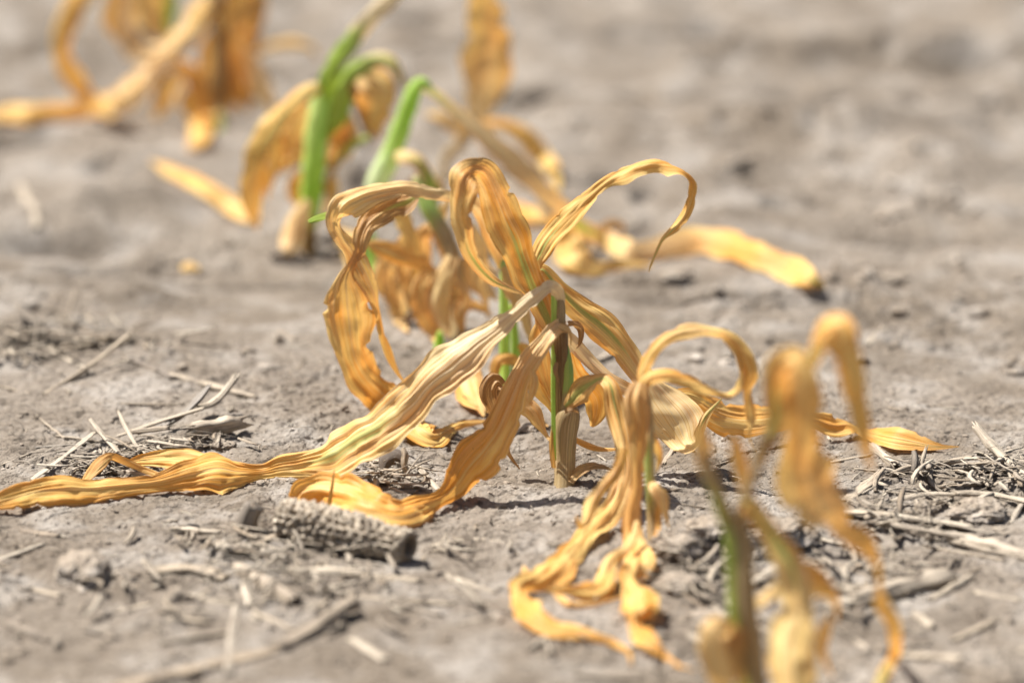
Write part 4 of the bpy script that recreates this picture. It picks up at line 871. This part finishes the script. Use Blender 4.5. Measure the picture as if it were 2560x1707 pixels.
S_((1085, 1378), (1290, 1384), 16, 'tan strip below the pale arched husk', .2, .4, flat=.35, bend=-.3, name='husk_strip', cat='husk')
S_((1380, 1368), (1440, 1370), 10, 'short whitish straw left of the falling curled leaf', .3, .8)
S_((1000, 1345), (1035, 1340), 10, 'stub of straw at the right end of the cob', .3, .2, .3)
S_((738, 1430), (905, 1440), 32, 'pale jointed straw below the cob', .1, .8, node=True)
S_((898, 1442), (1040, 1456), 24, 'thin jointed end of pale straw right of the cob', .1, .55)
S_((745, 1446), (1095, 1538), 15, 'long thin dark straw slanting down below the cob', .5, .25, .25)
S_((860, 1492), (1120, 1512), 13, 'faint tan straw crossing the slanting dark straw', .2, .5)
S_((600, 1380), (690, 1342), 20, 'short tan stem leaning left of the cob', .3, .35)
S_((440, 1330), (545, 1335), 22, 'short white stem piece left of the cob', .2, .8)
S_((535, 1365), (640, 1345), 16, 'grey stem piece crossing left of the cob', .5, .3, .1)
S_((545, 1318), (700, 1352), 12, 'thin dark stem left of the cob', .5, .3, .3)
S_((385, 1432), (560, 1448), 42, 'yellowish tan curved husk on the soil at the lower left', .0, .45, flat=.5, bend=-.7, name='husk_strip', cat='husk')
S_((600, 1430), (735, 1510), 50, 'thick grey tan stalk section below the cob', .3, .35, .1, node=True, name='stalk_fragment', cat='stalk')
S_((608, 1455), (622, 1515), 20, 'bluish white short stem standing beside the thick stalk section', .7, .9)
S_((470, 1492), (590, 1515), 30, 'pale blurred stem piece below the yellowish husk', .2, .7, flat=.6)
S_((590, 1520), (570, 1685), 26, 'grey blurred stem pointing toward the viewer at the bottom left', .7, .4)
S_((640, 1535), (730, 1575), 18, 'tan blurred straw right of the grey stem at the bottom', .2, .45)
S_((415, 1610), (565, 1585), 20, 'pale blurred straw left of the grey stem at the bottom', .2, .5)
S_((300, 1718), (690, 1620), 60, 'long thick tan stalk blurred along the bottom left edge', .1, .2, .1, up=-.3, name='stalk_fragment', cat='stalk')
S_((700, 1618), (880, 1540), 52, 'thick grey stalk end with dark shadow at the bottom left', .4, .15, .1, lift1=.6, up=-.15, name='stalk_fragment', cat='stalk')
S_((0, 1400), (108, 1362), 14, 'white straw poking in from the left edge below the long leaf', .4, .95)
S_((1330, 1620), (1408, 1562), 20, 'grey blurred straw in front of the curled leaf tip', .7, .5)
S_((1560, 1480), (1650, 1530), 10, 'thin straw between the hanging leaves', .3, .4)
# the right-hand residue
S_((2110, 1252), (2200, 1200), 30, 'flat ribbed tan husk leaning beside the hanging blade at the right', .1, .55, flat=.25, lift1=.3, name='husk_strip', cat='husk')
S_((2285, 1205), (2312, 1172), 12, 'short straw sticking up in the right residue', .2, .6, lift1=.9)
S_((2235, 1190), (2420, 1162), 16, 'long grey tan stem behind the upright straw at the right', .3, .45, up=.25)
S_((2400, 1162), (2445, 1160), 14, 'bent whitish strip on top of the right residue', .4, .8, flat=.4, up=.25)
S_((2440, 1140), (2560, 1190), 26, 'thick whitish stem leaning at the right edge', .2, .75, lift0=1.2)
S_((2470, 1120), (2520, 1180), 14, 'thin dark stem in the matted residue at the right edge', .5, .2, .45)
S_((2340, 1218), (2450, 1212), 16, 'brown flat stem with dark underside in the right residue', .1, .3, .15, flat=.5)
S_((2230, 1268), (2400, 1252), 14, 'white upper half of a long curved straw at the right', .2, .8, bend=-.4, up=.25)
S_((2390, 1250), (2575, 1278), 18, 'curved pale straw running off the right edge', .1, .75, bend=-.4, up=.25)
S_((2370, 1258), (2408, 1312), 12, 'thin white stem leaning on the crumbly clod', .3, .85)
S_((2070, 1268), (2240, 1290), 12, 'dark thin stem behind the hanging blade at the right', .5, .2, .3)
S_((2100, 1292), (2240, 1305), 22, 'tan split straw right of the hanging blade', .1, .6, flat=.5, up=.25)
S_((2215, 1302), (2420, 1330), 28, 'whitish flat straw crossing the right residue', .3, .95, flat=.4, up=.25)
S_((2195, 1328), (2400, 1366), 22, 'long grey white stem below the flat whitish straw', .6, .45, up=.25)
S_((2390, 1356), (2580, 1400), 46, 'thick grey pale stalk running off the right edge', .4, .6, node=True, name='stalk_fragment', cat='stalk')
S_((2320, 1368), (2500, 1400), 13, 'thin tan straw below the thick stalk at the right', .1, .55)
S_((2525, 1310), (2562, 1250), 16, 'blue grey stem leaning at the right picture edge', .8, .5)
S_((2055, 1400), (2200, 1450), 14, 'thin brown stem above the thick mottled stalk', .3, .25, .25)
S_((2130, 1510), (2370, 1448), 58, 'thick mottled pale stalk on the soil right of the nearest plant', .5, .45, .05, node=True, name='stalk_fragment', cat='stalk')
S_((2090, 1520), (2170, 1500), 40, 'white broken end beside the mottled stalk', .3, .95)
S_((2330, 1500), (2425, 1445), 26, 'pale tan flat straw touching the mottled stalk', .1, .7, flat=.5)
S_((2090, 1478), (2190, 1468), 18, 'short pale straw just above the mottled stalk', .3, .75)
S_((1868, 1475), (1955, 1440), 24, 'curved white husk with dark shadow behind the nearest plant', .3, .95, flat=.4, bend=-.3, lift1=.4, name='husk_strip', cat='husk')
S_((2385, 1602), (2485, 1555), 18, 'short tan straw at the lower right', .1, .5)
S_((2250, 1640), (2400, 1650), 22, 'pale blurred straw at the bottom right', .2, .6)
S_((2370, 1655), (2520, 1700), 18, 'dark blurred stem at the bottom right corner', .5, .2, .3)
S_((2290, 1540), (2330, 1570), 24, 'small pale blurred chip right of the thin leaf tail', .3, .7)
S_((1700, 1440), (1760, 1500), 12, 'dark thin stem among the clods left of the nearest stem', .4, .2, .4)
S_((1640, 1385), (1770, 1372), 20, 'tan stem lying on the clods left of the nearest stem', .2, .45)
S_((1870, 1560), (1950, 1595), 16, 'grey pale straw right of the nearest green stem', .5, .6)
S_((2180, 1118), (2240, 1168), 26, 'whitish stem piece below the thin right-hand leaf tip', .2, .65)
S_((2060, 1160), (2170, 1140), 10, 'thin faint straw behind the hanging blades at the right', .2, .5)
S_((2140, 1175), (2190, 1180), 10, 'short flat straw below the whitish stem piece', .2, .45)
S_((2025, 1050), (2075, 1100), 10, 'white thin straw leaning on the right-hand leaf', .2, .9)
S_((1660, 1160), (1690, 1115), 14, 'tan straw beside the wide curled leaf', .1, .5)
S_((1730, 1185), (1830, 1150), 8, 'thin curved straw between the blurred blades', .1, .55)
S_((1500, 905), (1560, 870), 22, 'pale straw seen between the leaves right of the sharp stalk', .2, .8)
S_((1650, 1228), (1690, 1228), 14, 'small dark brown chip right of the thin grey-green stem', .1, .1, .5)
S_((1668, 1255), (1760, 1272), 6, 'hair-thin stem right of the thin grey-green stem', .1, .4, .2)
S_((2200, 1030), (2330, 1015), 6, 'very thin straw on the smooth crust at the right', .3, .5)
S_((2170, 860), (2210, 822), 14, 'blurred pale straw right of the golden drooping tip', .3, .6)
S_((2225, 870), (2260, 840), 14, 'blurred dark straw right of the golden drooping tip', .4, .2, .3)
_p = atg(616, 1326, 0); _m = mpp(_p)
tag(tube('stalk_stub', None, [_p - [0, 0, .004], _p + [.0004, 0, .005], at(634, 1264, _p[1])], [25 * _m, 24 * _m, 23 * _m], M_STRAW, t1=.8, t2=.05, t3=.25, jag=.002), 'short grey stalk stub standing upright left of the cob', 'stalk')
S_((300, 1530), (372, 1512), 22, 'short pale chip below the hollow clod at the lower left', .3, .6, flat=.4)
S_((60, 1470), (150, 1490), 24, 'pinkish flat chip near the left edge below the white straw', .1, .5, flat=.4)
S_((20, 1560), (120, 1600), 22, 'dark blurred stem near the bottom left corner', .5, .1, .4)
S_((1120, 1440), (1230, 1480), 22, 'pale flat strip right of the slanting dark straw', .4, .7, flat=.3)
S_((1150, 1560), (1230, 1540), 18, 'grey blurred strip left of the curled leaf tip', .6, .4, flat=.4)
S_((880, 1600), (960, 1650), 30, 'pale blurred chip right of the thick grey stalk end', .3, .7, flat=.4)
S_((1010, 1290), (1090, 1300), 10, 'thin stem between the cob and the curled orange leaf', .3, .3, .2)
S_((430, 1545), (520, 1560), 22, 'tan blurred strip left of the pale stem piece', .1, .5, flat=.4)
S_((2440, 1480), (2545, 1500), 20, 'flat pale strip at the right edge below the thin tan straw', .3, .6, flat=.4)
S_((2060, 1350), (2150, 1375), 16, 'whitish strip behind the olive hanging leaf tail', .4, .8, flat=.4)
S_((2140, 1600), (2190, 1640), 18, 'pale strip in front of the thin leaf tail of the nearest plant', .4, .6, flat=.4)
S_((1730, 1590), (1810, 1640), 26, 'pale blurred strip left of the nearest stem', .5, .7, flat=.4)
S_((1450, 1690), (1600, 1702), 26, 'brown grey blurred stem at the bottom centre', .4, .3, .1)
S_((700, 1200), (770, 1212), 9, 'thin dark stem below the long leaf near the curled leaf', .5, .2, .4)
S_((60, 1330), (140, 1340), 26, 'dark brown flat chip under the long leaf near the left edge', .2, .1, .4, flat=.4)
S_((700, 830), (735, 850), 10, 'thin stem scrap left of the looping leaf foot', .4, .3)
S_((1640, 770), (1760, 745), 9, 'thin blurred stem on the bare soil above the right loop', .5, .3, .2)
S_((1850, 940), (1930, 925), 9, 'thin blurred stem behind the right loop', .5, .3, .2)
# left residue pile
S_((490, 1098), (600, 1082), 46, 'thick frayed pale stalk end in the left residue pile', .1, .75, flat=.9, jag=.007, up=.35, name='stalk_fragment', cat='stalk')
S_((500, 1048), (575, 1030), 24, 'white splintered stem pointing up from the left residue pile', .2, .95, flat=.6, lift0=.5, lift1=1.2, jag=.008)
S_((432, 1076), (512, 1050), 28, 'slate grey torn strip on top of the left residue pile', 1.0, .1, .1, flat=.35, lift1=.8, up=.4, jag=.006)
S_((305, 1108), (500, 1072), 13, 'long curved tan straw over the left residue pile', .2, .7, bend=-.3, lift1=.5, up=.35)
S_((335, 1108), (420, 1100), 20, 'brown flat stem under the long curved straw', .3, .35, .0, flat=.6, up=.5)
S_((372, 1122), (490, 1138), 22, 'grey tan split slat in the left residue pile', .4, .5, flat=.55, up=.25)
S_((330, 1140), (480, 1150), 14, 'dull grey stem along the bottom of the left residue pile', .6, .2, .1)
S_((80, 1210), (235, 1112), 14, 'bright flat straw slanting up to the left residue pile', .2, .95, flat=.4, lift1=.3, up=.2)
S_((228, 1098), (310, 1165), 15, 'flat grey straw falling across the left residue pile', .4, .6, flat=.4, lift0=.5, up=.35)
S_((300, 1085), (350, 1145), 12, 'thin pale straw crossing the residue pile above the curled strip', .2, .75, lift0=.6, up=.3)
S_((106, 1068), (160, 1096), 8, 'thin twig at the far left of the residue pile', .2, .4, .1, lift0=.3)
S_((150, 1092), (245, 1104), 9, 'thin pale stem joining the far left twig to the pile', .2, .6)
S_((180, 1180), (265, 1128), 16, 'flat brown straw low in the residue pile', .2, .35, flat=.4)
S_((200, 1196), (290, 1150), 12, 'grey tan straw just above the long leaf at the left', .5, .35)
S_((310, 1200), (345, 1148), 16, 'dark wedge of stem under the curled orange strip', .4, .2, .4, flat=.5)
S_((10, 1160), (75, 1135), 7, 'thin white straw at the left edge above the long leaf', .3, .8)
S_((100, 1118), (210, 1112), 12, 'slate coloured strip at the left end of the residue pile', .9, .2, .2, flat=.35)
S_((270, 1180), (400, 1196), 22, 'broad grey brown stem beneath the long leaf', .5, .25, .1)
# the curled husk right of the long leaf
hp = atg(985, 1190, 0)
hk = thing('curled_husk', hp, 'dark curled husk with pale horn-like strip between the two long leaves', 'husk')
leaf(hk, [(955, 1172, 0, 14), (968, 1146, .2, 44), (990, 1134, .3, 50), (1008, 1150, .2, 40), (1010, 1172, 0, 20)], hp[1], p=0, b=.9, name='dark_shell', mat=M_STRAW, g=.6, cor=.6)
leaf(hk, [(1008, 1118, -.2, 10), (1013, 1135, -.4, 21), (1012, 1160, -.5, 22), (1022, 1185, -.5, 20), (1030, 1200, -.5, 10)], hp[1], g=.5, p=.7, b=0, name='pale_strip', mat=M_STRAW, fold=30, cor=1.2)
# loose yellow leaf scrap in the background
ls = thing('leaf_scrap', atg(474, 668, 0), 'small yellow leaf scrap alone on the blurred soil at the left', 'leaf scrap')
leaf(ls, [(452, 672, None, 16), (470, 662, None, 40), (500, 672, None, 16)], ls.location.y, p=.2, name='blade')

# ================================================================== LOOSE CRUMBS AND CHAFF nobody could count
rng = np.random.default_rng(7)
def scatter_xy(n, ylo, yhi, conc=.5):
    out = []
    while len(out) < n:
        k = n * 3
        y = rng.uniform(ylo, yhi, k); x = rng.uniform(-1, 1, k) * (.18 + (y + .25) * .14 + .03)
        w_ = rough(x, y)
        keep = rng.random(k) < (1 - conc) * .35 + conc * w_
        out += list(zip(x[keep], y[keep]))
    return np.array(out[:n])
import bmesh
bm = bmesh.new(); bmesh.ops.create_icosphere(bm, subdivisions=2, radius=1)
IV = np.array([v.co[:] for v in bm.verts]); IF = np.array([[v.index for v in f.verts] for f in bm.faces]); bm.free()
def crumb_mesh(name, xy, rad, label):
    n = len(xy)
    z = height(xy[:, 0], xy[:, 1])
    V = np.repeat(IV[None], n, 0)
    ph = rng.uniform(0, 50, (n, 1))
    k = 1 + .45 * pn(V[..., 0] * 1.4 + ph, V[..., 1] * 1.4 + V[..., 2] * 1.1, 3) + .25 * pn(V[..., 2] * 3 + ph, V[..., 0] * 3, 5)
    sc = rad[:, None] * rng.uniform(.6, 1.25, (n, 3)) * np.array([1.1, 1.1, .75])
    V = V * k[..., None] * sc[:, None, :]
    V[..., 0] += xy[:, None, 0]; V[..., 1] += xy[:, None, 1]; V[..., 2] += (z + rad * .25)[:, None]
    F = (IF[None] + (np.arange(n) * len(IV))[:, None, None]).reshape(-1, 3)
    o = mesh_obj(name, V.reshape(-1, 3), F.tolist(), M_CLOD, None, smooth=False)
    return tag(o, label, 'soil', None, 'stuff')
xyA = scatter_xy(3600, -.11, .16, .9); rA = .0003 + .0009 * rng.random(len(xyA)) ** 5
xyB = scatter_xy(500, -.26, -.11, .8); rB = .0006 + .0018 * rng.random(len(xyB)) ** 3
xyC = scatter_xy(420, .16, .9, .9); rC = .0009 + .0036 * rng.random(len(xyC)) ** 3
crumb_mesh('soil_crumbs', np.vstack([xyA, xyB, xyC]), np.concatenate([rA, rB, rC]), 'countless small crumbs of dry soil scattered over the crust')
def chaff(name, xy, L, W, label, raise_=0.0):
    V, F, lc, ti = [], [], [], []
    for i, (x, y) in enumerate(xy):
        a = rng.uniform(0, 2 * math.pi); l, w_ = L[i], W[i]
        d = np.array([math.cos(a), math.sin(a)]); s = np.array([-d[1], d[0]])
        tilt = rng.normal(0, .16); bow = rng.normal(0, .12)
        zc = float(height(x, y)) + .0006 + raise_ * rng.random()
        b0 = len(V); g_, p_, k_ = rng.uniform(0, .7), rng.uniform(.1, 1.0), (rng.random() < .14) * rng.uniform(.2, .6)
        sg = rng.uniform(0, 7)
        for t in (-1, -.5, 0, .5, 1):
            c = np.array([x, y]) + d * t * l / 2 + s * bow * l * (1 - t * t)
            z = zc + abs(tilt) * l / 2 + t * l / 2 * tilt
            ww = w_ * (1 - .35 * abs(t) ** 2) / 2
            for (q, dz) in ((-1, 0), (0, .45), (1, 0), (0, -.35)):
                V.append((c[0] + s[0] * q * ww, c[1] + s[1] * q * ww, z + dz * ww)); lc.append((q * .5, t * l, sg)); ti.append((g_, p_, k_, 1))
        for k in range(4):
            for j in range(4):
                F.append((b0 + k * 4 + j, b0 + k * 4 + (j + 1) % 4, b0 + (k + 1) * 4 + (j + 1) % 4, b0 + (k + 1) * 4 + j))
        F.append((b0 + 3, b0 + 2, b0 + 1, b0)); F.append((b0 + 16, b0 + 17, b0 + 18, b0 + 19))
    o = mesh_obj(name, V, F, M_STRAW, None, lc, ti)
    return tag(o, label, 'chaff', None, 'stuff')
def cluster(px, py, sx, sy, n):
    out = []
    for _ in range(n):
        p = atg(px + rng.normal(0, sx), py + rng.normal(0, sy), 0); out.append((p[0], p[1]))
    return np.array(out)
xy = np.vstack([scatter_xy(520, -.12, .2, .4), scatter_xy(200, -.26, -.12, .2), scatter_xy(110, .2, .8, .3)])
chaff('straw_chaff', xy, .002 + .010 * rng.random(len(xy)) ** 2.5, .0004 + .0011 * rng.random(len(xy)), 'fine straw chaff sprinkled over the crust')
xl = np.vstack([cluster(320, 1150, 65, 18, 150), cluster(240, 1175, 55, 12, 60), cluster(480, 1120, 50, 10, 40)])
chaff('residue_chaff', xl, .004 + .020 * rng.random(len(xl)) ** 2, .0006 + .0022 * rng.random(len(xl)) ** 2, 'matted fine residue filling the pile at the left above the long leaf', .003)
xr = np.vstack([cluster(2500, 1175, 45, 20, 55), cluster(2390, 1200, 90, 24, 60), cluster(2300, 1300, 120, 34, 80), cluster(2200, 1420, 120, 34, 60)])
chaff('residue_chaff', xr, .005 + .022 * rng.random(len(xr)) ** 2, .0007 + .0030 * rng.random(len(xr)) ** 2, 'matted fine residue at the right edge between the pale stalks', .003)
xq = np.vstack([cluster(640, 1400, 130, 40, 90), cluster(180, 860, 110, 32, 150), cluster(1760, 1420, 90, 40, 90), cluster(1000, 1200, 60, 18, 40), cluster(700, 1470, 230, 60, 150), cluster(1950, 1560, 260, 60, 90), cluster(70, 880, 50, 22, 70)])
chaff('residue_chaff', xq, .004 + .020 * rng.random(len(xq)) ** 2, .0006 + .0026 * rng.random(len(xq)) ** 1.5, 'loose broken residue among the straw pieces at the left and between the clods', .004)
